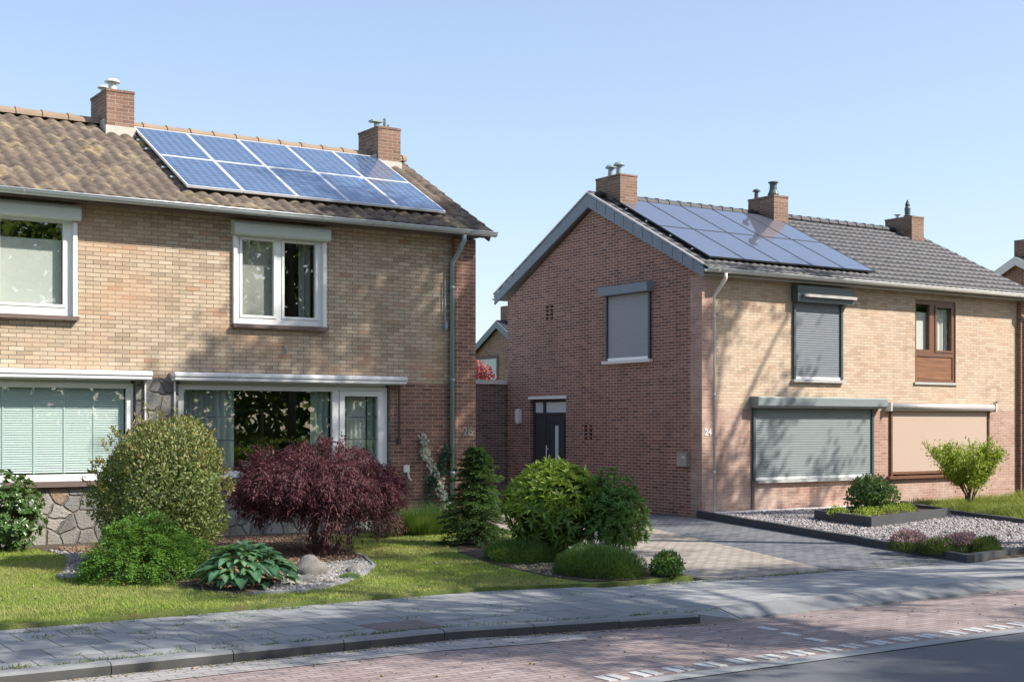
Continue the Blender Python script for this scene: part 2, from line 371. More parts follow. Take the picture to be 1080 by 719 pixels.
M['pave_beige'] = bricks('beige_pavers', [(0,(.30,.26,.22)),(.4,(.41,.36,.31)),(.8,(.46,.41,.36)),(1,(.35,.29,.24))], (.09,.08,.06), .21, .105, .009, .9, .45, .3, (.2,.175,.14))
M['bay'] = bricks('red_street_bricks', [(0,(.24,.18,.17)),(.35,(.345,.27,.255)),(.7,(.295,.225,.215)),(1,(.40,.33,.32))], (.09,.08,.07), .21, .085, .0058, .85, .6, .4, (.2,.165,.155))
M['bay_grey'] = bricks('grey_white_street_bricks', [(0,(.30,.29,.285)),(.5,(.38,.37,.36)),(1,(.34,.32,.31))], (.13,.12,.11), .21, .105, .006, .85, .5, .2, (.24,.23,.22))
def asphalt():
    g = NG('asphalt'); o = g.obj(); f = g.noise(160, 3, o, .8); b = g.noise(.7, 5, o)
    c = g.ramp(f, [(.3,(.06,.064,.072)),(.6,(.115,.122,.134)),(.8,(.20,.206,.215))])
    g.base(g.mix(g.math('MULTIPLY', b, .5), c, (.13,.137,.146))); g.rough(.85); g.bump(f, .5, .006); return g.m
M['asphalt'] = asphalt()
def lawn_ground():
    g = NG('lawn_soil'); o = g.obj(); f = g.noise(2.2, 6, o, .65)
    g.base(g.ramp(f, [(.3,(.07,.115,.02)),(.5,(.12,.165,.035)),(.68,(.20,.18,.075))])); g.rough(.95); g.bump(g.noise(90,3,o), .8, .02); return g.m
M['lawnsoil'] = lawn_ground()

# ------------------------------------------------------------------ ground (planar sheets, each a little above the one below)
LZ = lambda y: -.06+(y-12.75)*.008                 # lawn plane
DZ = lambda y: -.10-(y-12.0)*.0042                 # driveway plane
def sheet(name, poly, zf, mat, thick=0.0):
    b = MB(); vs = [(x, y, zf(y) if callable(zf) else zf) for x, y in poly]
    if thick: b.prism([(x, y, z-thick) for x, y, z in vs], (0,0,thick))
    else: b.add(vs, [list(range(len(vs)))])
    return tag(b.build(name, mat), kind='structure')
sheet('ground', [(-400,-400),(400,-400),(400,400),(-400,400)], -.30, M['lawnsoil'])
sheet('road', [(-300,2.6),(300,2.6),(300,10.6),(-300,10.6)], -.195, M['asphalt'])
sheet('road_edge_strip', [(-60,7.9),(300,7.9),(300,8.08),(-60,8.08)], -.187, M['concrete'])
sheet('parking_bay', [(-60,8.08),(300,8.08),(300,10.2),(-60,10.55)], -.189, M['bay'])
sheet('gutter_strip', [(-60,10.05),(6.0,10.02),(7.4,9.80),(7.55,10.08),(6.6,10.45),(-60,10.62)], -.183, M['bay_grey'])
# white block pairs along the bay edge, and three single blocks
bm = MB()
for k in range(60):
    x = 6.33+k*.335
    for d in (0, .115): bm.box(x+d, x+d+.085, 8.13, 8.33, -.189, -.1815)
for x, y in ((9.16,9.38),(9.10,9.01),(9.04,8.64)): bm.box(x, x+.10, y-.10, y+.12, -.189, -.1815)
tag(bm.build('road_marking', M['white_paint']), kind='structure')
sheet('pavement', [(-60,10.64),(6.3,10.64),(8.9,10.14),(9.45,10.30),(9.45,12.25),(9.2,12.55),(8.1,12.74),(-60,12.75)], -.10, M['slabs'], .2)
sheet('pavement.001', [(9.452,10.36),(60,10.36),(60,11.9),(16.7,11.93),(15.3,11.70),(12.9,11.98),(11.0,12.2),(9.452,12.25)], -.101, M['slabs_r'], .2)
def kerb(name, pts, wd, ztop, zbot, mat, step=1.0, slope=0):
    b = MB()
    for (x0,y0),(x1,y1) in zip(pts, pts[1:]):
        L = math.hypot(x1-x0, y1-y0); n = max(1, round(L/step))
        for i in range(n):
            a = i/n+.004/L; c = (i+1)/n-.004/L
            A = (x0+(x1-x0)*a, y0+(y1-y0)*a); B = (x0+(x1-x0)*c, y0+(y1-y0)*c); j = rnd.uniform(-.004,.004)
            vs = []
            for (x, y) in (A, B): vs += [(x,y,zbot-.1),(x,y+wd,zbot-.1),(x,y+wd,ztop+j),(x,y+((.022 if not slope else 0)),(ztop if not slope else zbot+.012)+j),(x,y,(ztop-.022 if not slope else zbot)+j)]
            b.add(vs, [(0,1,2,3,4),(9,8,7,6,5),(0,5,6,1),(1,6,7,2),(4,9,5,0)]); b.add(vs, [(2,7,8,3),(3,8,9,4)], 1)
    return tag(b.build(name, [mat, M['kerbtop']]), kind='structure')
kerb('kerb', [(-60,10.5),(6.3,10.5),(8.9,10.0)], .135, -.097, -.187, M['kerbface_shaded'])
kerb('dropped_kerb', [(9.42,9.97),(60,9.97)], .38, -.098, -.185, M['concrete'], 1.0, 1)
bm = MB()                                             # rounded transition stone
bm.add([(8.91,10.0,-.3),(9.41,9.97,-.3),(9.41,10.35,-.3),(8.91,10.14,-.3),(8.91,10.0,-.10),(9.41,9.97,-.18),(9.41,10.35,-.1),(8.91,10.14,-.096)], [(4,5,6,7),(0,1,5,4),(1,2,6,5),(2,3,7,6),(3,0,4,7)])
tag(bm.build('kerb_corner', M['concrete']), kind='structure')
sheet('lawn', [(-60,12.77),(8.1,12.76),(9.6,12.36),(10.9,12.36),(11.0,14.6),(12.2,17.6),(12.9,20.0),(12.9,20.6),(-60,20.6)], LZ, M['lawnsoil'], .15)
BED = [(4.55,15.9),(5.0,15.4),(5.3,14.7),(5.45,13.9),(5.75,13.52),(6.26,13.40),(6.68,13.62),(7.06,13.92),(7.62,14.5),(8.12,15.22),(8.5,16.2),(8.75,17.4),(8.95,18.4),(9.4,19.3),(11.6,19.5),(11.6,20.2),(2.0,20.2),(2.0,19.7),(5.1,19.6),(5.15,18.4),(4.75,16.9)]
sheet('flower_bed', BED, lambda y: LZ(y)+.008, M['soil'])
sheet('flower_bed.001', [(9.45,12.5),(9.9,12.40),(10.85,12.40),(10.95,14.6),(11.9,17.3),(10.9,17.8),(9.95,16.2),(9.5,14.5),(9.35,13.2)], lambda y: LZ(y)+.009, M['soil'])
sheet('driveway', [(13.0,12.02),(15.2,11.72),(18.5,20.8),(18.7,28.3),(16.9,28.3),(16.9,21.7)], DZ, M['pave_dark'], .12)
sheet('garden_path', [(11.02,12.24),(12.996,12.02),(16.895,21.7),(16.895,28.3),(12.3,28.3),(12.3,19.0),(10.96,14.6)], lambda y: DZ(y)-.002, M['pave_beige'], .12)
sheet('gravel_ground', [(15.3,11.8),(60,12.2),(60,21.0),(18.6,20.9)], -.075, M['soil'], .1)
sheet('apron_path', [(18.75,20.55),(24.3,20.55),(24.3,21.04),(18.75,21.04)], -.06, M['coping'], .1)
# opposite side of the street (reflected in the windows)
sheet('opposite_pavement', [(-60,.5),(60,.5),(60,2.5),(-60,2.5)], -.10, M['slabs'], .2)
kerb('kerb.001', [(-60,2.51),(60,2.51)], .13, -.095, -.195, M['kerbface_shaded'])
sheet('opposite_lawn', [(-80,-30),(80,-30),(80,.48),(-80,.48)], -.06, M['lawnsoil'], .1)

# ------------------------------------------------------------------ shared building parts
def roof_tiles(house, name, x0, x1, ye, ze, yr, zr, mat, tw, tl, amp, lift, sharp=1.0):
    """tile sheet: eave edge (ye,ze) to ridge (yr,zr), real waves and steps"""
    L = math.hypot(yr-ye, zr-ze); sy, sz = (yr-ye)/L, (zr-ze)/L; ny, nz = -sz*(1 if sy > 0 else -1), abs(sy)
    ns = 8; nx = int(round((x1-x0)/tw*ns)); xs = np.linspace(x0, x1, nx+1)
    ph = (xs/tw) % 1.0
    wave = amp*(np.abs(np.cos(np.pi*(ph-.5)))**sharp)
    nc = int(math.ceil(L/tl)); V = []; F = []; UV = []
    off = root_loc(house)
    for k in range(nc):
        s0, s1 = k*tl, min((k+1)*tl, L)
        jit = np.repeat(np.array([rnd.uniform(-.006,.006) for _ in range(nx//ns+2)]), ns)[:nx+1]
        rows = ((s0-.03, lift-.03), (s0-.03, lift), (s1, .004))
        b0 = len(V)
        for q, (s_, h) in enumerate(rows):
            for i in range(nx+1):
                hh = h+wave[i]+(jit[i] if q < 2 else 0); V.append((xs[i]-off.x, ye+sy*s_+ny*hh-off.y, ze+sz*s_+nz*hh-off.z)); UV.append((xs[i], (k+.02 if q < 2 else k+.98)*tl if q < 2 else (k+.98)*tl))
        for q in range(2):
            for i in range(nx):
                a = b0+q*(nx+1)+i; f = (a, a+1, a+nx+2, a+nx+1); F.append(f if sy > 0 else f[::-1])
    V = np.array(V); F = np.array(F); UV = np.array(UV, np.float32)
    o = fast_mesh(name, V, F, mat, house, False)
    lay = o.data.uv_layers.new(name='UVMap'); lay.data.foreach_set('uv', UV[F.ravel()].ravel())
    return o

def ridge(house, x0, x1, y, z, r, mat, step=.42):
    b = MB(); n = int((x1-x0)/step)
    for i in range(n):
        a, c = x0+(x1-x0)*i/n, x0+(x1-x0)*(i+1)/n; m = c-.05
        for (p, q, rr) in ((a, m, r), (m, c+.03, r*1.13)):
            arc = [(p, y+rr*1.1*math.cos(t), z-.05+rr*math.sin(t)) for t in [math.pi*j/8 for j in range(9)]]
            b.prism(arc, (q-p, 0, 0))
    return b.build('ridge_tiles', mat, house)

def gutter(house, x0, x1, y, z, r, mat, joint=1.0):
    b = MB(); prof = []
    for t in [math.pi*j/8 for j in range(9)]: prof.append((-r*math.cos(t), -r*math.sin(t)))
    inner = [(p*.86, q*.86+.002) for p, q in prof[::-1]]
    poly = [(-r-.012, .012), (-r+.004, .014)]+[(-r, 0)]+prof[1:]+inner
    poly = prof+inner
    pts = [(x0, y+p, z+q) for p, q in poly]
    n = len(prof)
    vs = pts+[(x1, a[1], a[2]) for a in pts]; N = len(pts)
    fs = [(i, i+1, N+i+1, N+i) for i in range(N-1)]+[(N-1, 0, N, 2*N-1)]
    for i in range(n-1): fs += [(i, N-1-i, N-2-i, i+1), (N+i, N+i+1, 2*N-2-i, 2*N-1-i)]
    b.add(vs, fs); b.tube([(x0, y-r, z+.004), (x1, y-r, z+.004)], .012, 6)
    x = x0+.3
    while x < x1:
        for i in range(n-1):
            p, q = prof[i], prof[i+1]
            b.add([(x, y+p[0]*1.05, z+p[1]*1.05), (x+.035, y+p[0]*1.05, z+p[1]*1.05), (x+.035, y+q[0]*1.05, z+q[1]*1.05), (x, y+q[0]*1.05, z+q[1]*1.05)], [(0,1,2,3)])
        x += joint
    return b.build('gutter', mat, house, True)

def downpipe(house, x, y, ztop, yg, zbot, mat, r=.042):
    b = MB(); b.tube([(x+.03, yg, ztop), (x+.03, yg, ztop-.10), (x+.02, (yg+y)/2, ztop-.28), (x, y, ztop-.44), (x, y, zbot)], r, 12)
    z = ztop-.9
    while z > zbot+.3: b.tube([(x, y, z), (x, y, z+.05)], r*1.18, 12); z -= 1.6
    return b.build('downpipe', mat, house, True)

def chimney(house, x0, x1, y0, y1, z0, z1, fl=True):
    b = MB(); b.box(x0, x1, y0, y1, z0, z1-.04); o = b.build('chimney', M['chim'], house)
    c = MB(); c.box(x0-.012, x1+.012, y0-.012, y1+.012, z1-.04, z1); c.build('chimney_cap', M['chim'], o)
    if fl:
        f = MB(); f.box(x0-.02, x1+.02, y0-.02, y0+.1, z0, z0+.30); f.box(x0-.021, x0+.05, y0+.05, y0+.35, z0+.1, z0+.42); f.build('flashing', M['lead'] if fl == 1 else M['mortar'], o)
    return o
def cowl(ch, x, y, z, h, r, kind, mat):
    b = MB()
    if kind == 'mushroom': b.lathe([(r*.55,0),(r*.5,h*.6),(r*.5,h*.7)], (x,y,z)); b.lathe([(r,h*.72),(r*1.02,h*.76),(r*.7,h*.93),(r*.1,h)], (x,y,z))
    elif kind == 'spool': b.lathe([(r*1.1,0),(r*1.15,h*.12),(r*.8,h*.4),(r*.72,h*.7),(r*.8,h*.9),(r*1.05,h*.92),(r*1.05,h),(r*.3,h)], (x,y,z))
    elif kind == 'spike': b.lathe([(r*.9,0),(r*1.2,h*.08),(r*.8,h*.12),(r*.9,h*.5),(r*.6,h*.62),(r*.75,h*.7),(r*.4,h*.9),(r*.15,h)], (x,y,z))
    else:
        b.lathe([(r*.6,0),(r*.55,h*.6)], (x,y,z)); b.box(x-r*1.5, x+r*1.2, y-r, y+r, z+h*.62, z+h*.78)
        b.lathe([(r*.45,0),(r*.45,h*1.05)], (x+r*2.2,y,z)); b.lathe([(r*.4,0),(r*.4,h*.6)], (x+r*3.4,y+.05,z))
    return b.build('chimney_cowl', mat, ch, False)

def window(house, x0, x1, z0, z1, y, panes, fm, glass, fd=.07, sash=.0, sill=None, back=None, ax='y'):
    """frame (part) with panes, sashes and sill as sub-parts; y is the frame's front plane"""
    b = MB(); b.wall(ax, y, y+fd, x0, x1, z0, z1, panes); fr = b.build('window', fm, house)
    for (a, c, d, e) in panes:
        g = MB()
        if sash:
            s_ = MB(); s_.wall(ax, y-.012, y+fd-.02, a+.004, c-.004, d+.004, e-.004, [(a+sash, c-sash, d+sash, e-sash)]); s_.build('sash', fm, fr)
        k = sash if sash else 0
        if ax == 'y': g.box(a+k, c-k, y+fd*.5, y+fd*.5+.006, d+k, e-k)
        else: g.box(y+fd*.5, y+fd*.5+.006, a+k, c-k, d+k, e-k)
        g.build('pane', glass, fr)
    if sill:
        q = MB(); q.box(x0-.04, x1+.04, y-.11, y+.02, z0-.07, z0-.003); q.build('sill', sill, fr)
    return fr

def slats(name, x0, x1, z0, z1, y, pitch, mat, parent, ax='y', d=-1, bulge=.0045):
    b = MB(); n = int(round((z1-z0)/pitch)); p = (z1-z0)/n; prof = []
    for i in range(n):
        zb = z0+i*p
        prof += [(0.0, zb), (bulge*.2, zb+.001), (bulge*.8, zb+p*.25), (bulge, zb+p*.5), (bulge*.8, zb+p*.75), (bulge*.2, zb+p*.9), (0.0, zb+p*.92)]
    vs = []
    for o, z in prof:
        if ax == 'y': vs += [(x0, y+d*o, z), (x1, y+d*o, z)]
        else: vs += [(y+d*o, x0, z), (y+d*o, x1, z)]
    fs = [(2*i, 2*i+1, 2*i+3, 2*i+2) for i in range(len(prof)-1)]
    b.add(vs, fs); return b.build(name, mat, parent)

def venetian(name, x0, x1, z0, z1, y, pitch, mat, parent):
    b = MB(); z = z1
    while z > z0:
        b.add([(x0,y-.009,z-.0165),(x1,y-.009,z-.0165),(x1,y+.009,z+.0165),(x0,y+.009,z+.0165)], [(0,1,2,3)]); z -= pitch
    n = max(2, int((x1-x0)/.42))
    for i in range(n+1):
        x = x0+.02+(x1-x0-.04)*i/n; b.box(x-.008, x+.008, y-.016, y-.0135, z0, z1)
    return b.build(name, mat, parent)

def curtain(name, x0, x1, z0, z1, y, mat, parent, amp=.03, wl=.11):
    b = MB(); n = max(6, int((x1-x0)/wl*8)); vs = []
    for i in range(n+1):
        x = x0+(x1-x0)*i/n; yy = y+amp*math.sin(2*math.pi*(x-x0)/wl)+.3*amp*math.sin(9*x)
        vs += [(x, yy, z0), (x, yy, z1)]
    b.add(vs, [(2*i, 2*i+2, 2*i+3, 2*i+1) for i in range(n)])
    return b.build(name, mat, parent, True)

def digits(text, loc, size, mat, parent, depth=.012):
    cu = bpy.data.curves.new('digits', 'FONT'); cu.body = text; cu.size = size; cu.extrude = depth/2; cu.offset = .004
    t = bpy.data.objects.new('digits', cu); COL.objects.link(t)
    bpy.context.view_layer.update()
    me = bpy.data.meshes.new_from_object(t.evaluated_get(bpy.context.evaluated_depsgraph_get()))
    bpy.data.objects.remove(t); me.materials.clear(); me.materials.append(mat)
    me.transform(Matrix.Rotation(R(90), 4, 'X')); me.transform(Matrix.Translation(Vector(loc)-root_loc(parent)))
    return link('house_number', me, parent)

# ------------------------------------------------------------------ LEFT HOUSE  (front plane y = 20.2)
YL = 20.2
H = thing('brick_house', (7.5, YL, 0), 'yellow brick house on the left under a mossy brown tiled roof with white window frames', 'house')
XA, XB = 1.2, 12.69
UW = [(3.5, 5.80, 3.32, 4.86), (8.24, 9.84, 3.32, 4.86)]
b = MB(); b.wall('y', YL, YL+.25, XA, 12.27, 2.46, 5.02, UW); b.build('upper_wall', M['yellow'], H)
LW = [(2.9, 6.69, .90, 2.459), (7.35, 11.04, .90, 2.459)]
b = MB(); b.wall('y', YL-.02, YL+.24, XA, 11.05, -.2, 2.459, LW); b.build('stone_cladding', M['stone'], H)
b = MB(); b.wall('y', YL+.001, YL+.25, 11.052, 12.27, -.2, 2.459); b.build('lower_wall', M['red'], H)
b = MB(); b.box(12.272, XB, YL-.11, YL+.25, -.2, 4.98); b.build('corner_pier', M['red'], H)
b = MB(); b.box(XB-.28, XB-.001, YL+.252, 25.9, -.2, 5.0); b.box(XA, XA+.25, YL+.252, 25.9, -.2, 5.0); b.box(XA+.26, XB-.29, 25.65, 25.9, -.2, 5.0)
for x in (XB-.28, XA): b.prism([(x, YL+.26, 5.002), (x, 25.88, 5.002), (x, 23.05, 6.60)], (.25 if x == XA else .279, 0, 0))
b.build('side_wall', M['red'], H)
b = MB(); b.box(XA+.26, XB-.29, YL+.26, 25.6, -.15, -.02); b.build('ground_floor', M['floor_in'], H)
b = MB(); b.box(XA+.26, XB-.29, YL+.27, 25.6, 2.56, 2.75); b.box(XA+.26, XB-.29, YL+.27, 25.6, 5.03, 5.06); b.build('ceiling', M['room'], H)
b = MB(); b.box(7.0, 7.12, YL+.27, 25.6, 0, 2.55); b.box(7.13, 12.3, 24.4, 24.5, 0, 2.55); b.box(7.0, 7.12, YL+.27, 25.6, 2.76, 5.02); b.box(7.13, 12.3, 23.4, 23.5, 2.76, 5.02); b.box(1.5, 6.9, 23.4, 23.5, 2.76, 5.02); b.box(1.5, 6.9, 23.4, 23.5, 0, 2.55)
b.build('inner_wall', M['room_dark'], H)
b = MB(); b.box(9.6, 9.66, 24.33, 24.39, .0, 2.05); b.box(10.5, 10.56, 24.33, 24.39, 0, 2.05); b.box(9.66, 10.5, 24.33, 24.39, 1.99, 2.05); b.build('inner_door', M['white'], H)
# roof
SLP = .535; EYL, EZL, RYL = 19.82, 5.07, 23.05; RZL = EZL+SLP*(RYL-EYL)
roof_tiles(H, 'roof', XA-.2, 12.86, EYL, EZL, RYL, RZL, M['tile_brown'], .225, .31, .055, .026, .85)
roof_tiles(H, 'roof', XA-.2, 12.86, 2*RYL-EYL, EZL, RYL, RZL, M['tile_brown'], .225, .31, .055, .026, .85)
b = MB()
b.prism([(XA-.18, EYL+.05, EZL-.03), (XA-.18, EYL+.05, EZL-.09), (XA-.18, RYL, RZL-.10), (XA-.18, RYL, RZL-.02)], (12.84-XA+.18, 0, 0))
b.prism([(XA-.18, 2*RYL-EYL-.05, EZL-.03), (XA-.18, RYL+.001, RZL-.02), (XA-.18, RYL+.001, RZL-.10), (XA-.18, 2*RYL-EYL-.05, EZL-.09)], (12.84-XA+.18, 0, 0))
b.box(XA, XB, EYL+.10, YL-.001, 4.995, 5.018)
b.build('roof_boards', M['sill'], H)
b = MB(); b.bar((12.85, EYL+.06, EZL-.07), (12.85, RYL, RZL-.07), .03, .14); b.build('bargeboard', M['sill'], H)
ridge(H, XA-.2, 12.87, RYL, RZL+.07, .125, M['ridge_brown'])
gutter(H, XA-.3, 12.90, EYL-.05, EZL-.005, .07, M['zinc'], .93)
downpipe(H, 12.225, YL-.085, 4.99, EYL-.05, .02, M['pipe_grey'])
b = MB(); b.tube([(12.10, YL-.05, 4.25), (12.10, YL-.05, 3.55), (12.12, YL-.06, 3.5)], .014, 6); b.box(12.08, 12.13, YL-.09, YL, 3.4, 3.5); b.build('wall_conduit', M['pipe_grey'], H)
# chimneys
c1 = chimney(H, 7.0, 7.47, 22.62, 23.5, 6.45, 7.36, 2); cowl(c1, 7.20, 22.95, 7.36, .26, .13, 'mushroom', M['sage']); cowl(c1, 7.14, 23.25, 7.36, .2, .10, 'mushroom', M['sage'])
c2 = chimney(H, 12.12, 12.60, 22.62, 23.42, 6.42, 7.36, 2); cowl(c2, 12.26, 22.95, 7.36, .22, .085, 'flat', M['pipe_grey'])
# upper windows
def upper_win(x0, x1, panes, first):
    fr = window(H, x0+.03, x1-.03, 3.34, 4.80, YL+.02, panes, M['white'], M['glass'], .07, .045, None)
    s_ = MB(); s_.box(x0-.02, x1+.02, YL-.10, YL+.1, 3.275, 3.335); s_.build('sill', M['sill'], fr)
    for xx in (x0-.005, x1-.055):
        g = MB(); g.box(xx, xx+.06, YL-.055, YL+.018, 3.30, 4.72); g.build('roller_guide', M['white'], fr)
    bx = MB(); bx.prism([(x0-.03, YL+.1, 4.97), (x0-.03, YL-.13, 4.95), (x0-.03, YL-.17, 4.90), (x0-.03, YL-.17, 4.76), (x0-.03, YL-.14, 4.73), (x0-.03, YL+.1, 4.73)], (x1-x0+.06, 0, 0)); bx.build('roller_box', M['sage'], fr)
    return fr
f1 = upper_win(3.5, 5.80, [(3.62, 4.60, 3.46, 4.74), (4.68, 5.66, 3.46, 4.74)], 1)
b = MB(); b.box(3.62, 5.62, YL+.14, YL+.145, 3.46, 4.46); b.build('roller_blind', M['blind'], f1)
f2 = upper_win(8.24, 9.84, [(8.36, 8.99, 3.44, 4.72), (9.08, 9.72, 3.44, 4.72)], 2)
b = MB(); b.box(8.34, 9.0, YL+.14, YL+.145, 3.40, 4.78); b.build('roller_blind', M['taupe'], f2)
curtain('curtain', 9.50, 9.72, 3.3, 4.8, YL+.3, M['taupe'], f2)
# lower left window with venetian blind
f3 = window(H, 2.92, 6.67, .92, 2.37, YL+.05, [(3.02, 6.57, 1.02, 2.29)], M['white'], M['glass'], .07, .0)
b = MB(); b.box(2.9, 6.70, YL-.10, YL+.05, .84, .917); b.build('sill', M['sill'], f3)
venetian('venetian_blind', 3.03, 6.56, 1.03, 2.285, YL+.16, .035, M['lamella'], f3)
b = MB(); b.box(2.95, 6.64, YL+.06, YL+.2, 2.375, 2.455); b.build('lintel_board', M['sage'], f3)
# lower right window with side sash
f4 = window(H, 7.37, 11.02, .92, 2.37, YL+.05, [(7.46, 10.00, 1.02, 2.29), (10.12, 10.94, 1.0, 2.31)], M['white'], M['glass'], .07, .0)
s_ = MB(); s_.wall('y', YL+.03, YL+.10, 10.125, 10.935, 1.005, 2.305, [(10.215, 10.845, 1.09, 2.22)]); s_.build('sash', M['white'], f4)
for z in (1.50, 1.87):
    for xa, xb in ((7.465,8.34),(9.72,9.995),(10.22,10.84)):
        b = MB(); b.box(xa, xb, YL+.083, YL+.095, z-.006, z+.006); b.build('glazing_bar', M['anthracite'], f4)
b = MB(); b.box(7.33, 11.05, YL-.10, YL+.05, .84, .917); b.build('sill', M['sill'], f4)
b = MB(); b.box(7.40, 10.99, YL+.06, YL+.2, 2.375, 2.455); b.build('lintel_board', M['sage'], f4)
curtain('vertical_blind', 7.46, 7.98, .9, 2.3, YL+.22, M['greyblind'], f4, .02, .09)
curtain('curtain', 7.99, 8.36, .9, 2.3, YL+.22, M['sheer'], f4); curtain('curtain', 9.68, 10.02, .9, 2.3, YL+.22, M['sheer'], f4)
curtain('curtain', 10.20, 10.34, .9, 2.3, YL+.22, M['sheer'], f4); curtain('vertical_blind', 10.35, 10.72, .9, 2.3, YL+.24, M['blind'], f4, .015, .09); curtain('curtain', 10.73, 10.90, .9, 2.3, YL+.22, M['sheer'], f4)
# things on the window board inside
def vase(x, y):
    t = thing('plant_pot', (x, y, .97), 'small grey plant pot on the window board behind the glass' if x < 8.8 else 'grey plant pot behind the glass, nearer the middle of the wide window', 'plant pot')
    b = MB(); b.lathe([(.07,0),(.09,.16),(.10,.2),(.085,.2)], (x, y, .97)); b.build('pot', M['sill_stone'], t)
    b = MB()
    for k in range(9):
        a = k*.7; b.tube([(x, y, 1.15), (x+.05*math.cos(a), y+.05*math.sin(a), 1.3), (x+.13*math.cos(a), y+.1*math.sin(a), 1.42+.05*math.sin(3*a))], [.008,.006,.003], 5)
    b.build('foliage', LEAF_DARK, t)
LEAF_DARK = leaf_mat('dark_house_plant', [(0,(.03,.07,.02)),(1,(.06,.12,.03))])
b = MB(); b.box(7.2, 11.1, YL+.245, YL+.42, .90, .96); b.build('window_board', M['white'], f4)
vase(8.62, YL+.34); vase(9.25, YL+.34)
# awnings
def awning(x0, x1):
    b = MB(); b.prism([(x0, YL-.022, 2.56), (x0, YL-.20, 2.55), (x0, YL-.235, 2.52), (x0, YL-.235, 2.485), (x0, YL-.022, 2.47)], (x1-x0, 0, 0))
    b.prism([(x0+.01, YL-.03, 2.465), (x0+.01, YL-.22, 2.475), (x0+.01, YL-.22, 2.43), (x0+.01, YL-.03, 2.41)], (x1-x0-.02, 0, 0))
    o = b.build('awning', M['alu'], H)
    for x in (x0+.06, x1-.06):
        a = MB(); a.bar((x, YL-.05, 2.41), (x, YL-.05, 1.50), .022, .03, (0,1,0)); a.box(x-.03, x+.03, YL-.07, YL-.022, 1.42, 1.52); a.build('awning_arm', M['alu'] if x < 11 else M['anthracite'], o)
    return o
awning(2.7, 6.88); awning(7.22, 11.26)
b = MB(); b.box(11.30, 11.40, YL-.05, YL, .94, 1.06); b.tube([(11.37, YL-.045, .95), (11.38, YL-.06, .85), (11.42, YL-.06, .80)], .018, 6); b.build('outdoor_tap', M['coping'], H)
b = MB(); b.tube([(9.12, YL, 3.01), (9.12, YL-.06, 3.0), (9.14, YL-.07, 2.93), (9.13, YL-.04, 2.90)], .015, 6); b.build('wall_hook', M['sill_stone'], H)
digits('26', (12.415, YL-.113, 1.56), .22, plain('beige_number', (.33,.30,.25), .6), H)

# ------------------------------------------------------------------ RIGHT HOUSE  (front plane y = 21.05, gable plane x = 18.7)
YR, XG = 21.05, 18.70; YB = 28.12
G = thing('brick_house', (24.0, YR, -.14), 'brick house on the right with a dark red gable wall and anthracite tiled roof', 'house')
S1 = (21.40, 22.92, 2.73, 4.74); W4 = (25.38, 26.84, 2.73, 4.66); S2 = (20.20, 23.93, .57, 2.085); S3 = (24.50, 28.05, .57, 2.085)
b = MB(); b.wall('y', YR, YR+.25, 19.0, 29.18, 2.09, 4.93, [S1, W4]); b.build('upper_wall', M['yellow_pale'], G)
b = MB(); b.wall('y', YR-.001, YR+.25, 19.0, 29.18, -.25, 2.089, [S2, S3]); b.build('lower_wall', M['red_worn'], G)
b = MB(); b.box(XG+.001, 18.998, YR-.11, YR+.25, -.25, 4.80); b.build('corner_pier', M['red_worn'], G)
b = MB(); b.box(29.182, 29.5, YR-.11, YR+.25, -.25, 4.80); b.build('corner_pier', M['red'], G)
GW = (22.55, 24.11, 3.16, 4.60); GD = (25.66, 27.14, -.16, 2.35)
vents = []
for ya, za in ((26.42, 4.57), (24.90, 1.74)):
    for yy in (ya, ya-.185 if za > 3 else ya-.20):
        for k in range(4): vents.append((yy-.055, yy+.055, za-.092*k-.062, za-.092*k))
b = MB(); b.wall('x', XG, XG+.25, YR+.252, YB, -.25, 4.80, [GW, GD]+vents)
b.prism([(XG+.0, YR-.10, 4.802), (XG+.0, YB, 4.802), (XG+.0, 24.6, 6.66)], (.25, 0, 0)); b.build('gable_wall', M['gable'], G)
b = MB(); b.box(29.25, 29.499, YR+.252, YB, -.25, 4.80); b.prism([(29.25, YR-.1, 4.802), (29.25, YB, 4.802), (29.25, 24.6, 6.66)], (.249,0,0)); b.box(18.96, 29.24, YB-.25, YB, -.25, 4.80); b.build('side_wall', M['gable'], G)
b = MB(); b.box(18.97, 29.2, YR+.27, YB-.26, -.2, -.1); b.box(18.97, 29.2, YR+.27, YB-.26, 2.3, 2.5); b.box(18.97, 29.2, YR+.27, YB-.26, 4.76, 4.79); b.box(24.2, 24.3, YR+.27, YB-.26, -.09, 4.7); b.box(24.4, 29.2, 23.8, 23.9, 2.52, 4.7); b.build('inner_wall', M['room'], G)
b = MB(); b.box(18.952, 18.97, YR+.26, YB-.26, .0, 4.7, 0); b.build('vent_liner', M['black'], G) if False else None
SR = .51; EYR, EZR, RYR = 20.70, 4.93, 24.60; RZR = EZR+SR*(RYR-EYR)
roof_tiles(G, 'roof', 18.56, 29.62, EYR, EZR, RYR, RZR, M['tile_dark'], .21, .31, .032, .026, .9)
roof_tiles(G, 'roof', 18.56, 29.62, 2*RYR-EYR, EZR, RYR, RZR, M['tile_dark'], .21, .31, .032, .026, .9)
b = MB()
b.prism([(18.58, EYR+.05, EZR-.03), (18.58, EYR+.05, EZR-.09), (18.58, RYR, RZR-.10), (18.58, RYR, RZR-.02)], (11.02, 0, 0))
b.prism([(18.58, 2*RYR-EYR-.05, EZR-.03), (18.58, RYR+.001, RZR-.02), (18.58, RYR+.001, RZR-.10), (18.58, 2*RYR-EYR-.05, EZR-.09)], (11.02, 0, 0))
b.box(18.72, 29.48, EYR+.10, YR-.112, 4.80, 4.83); b.build('roof_boards', M['sill_stone'], G)
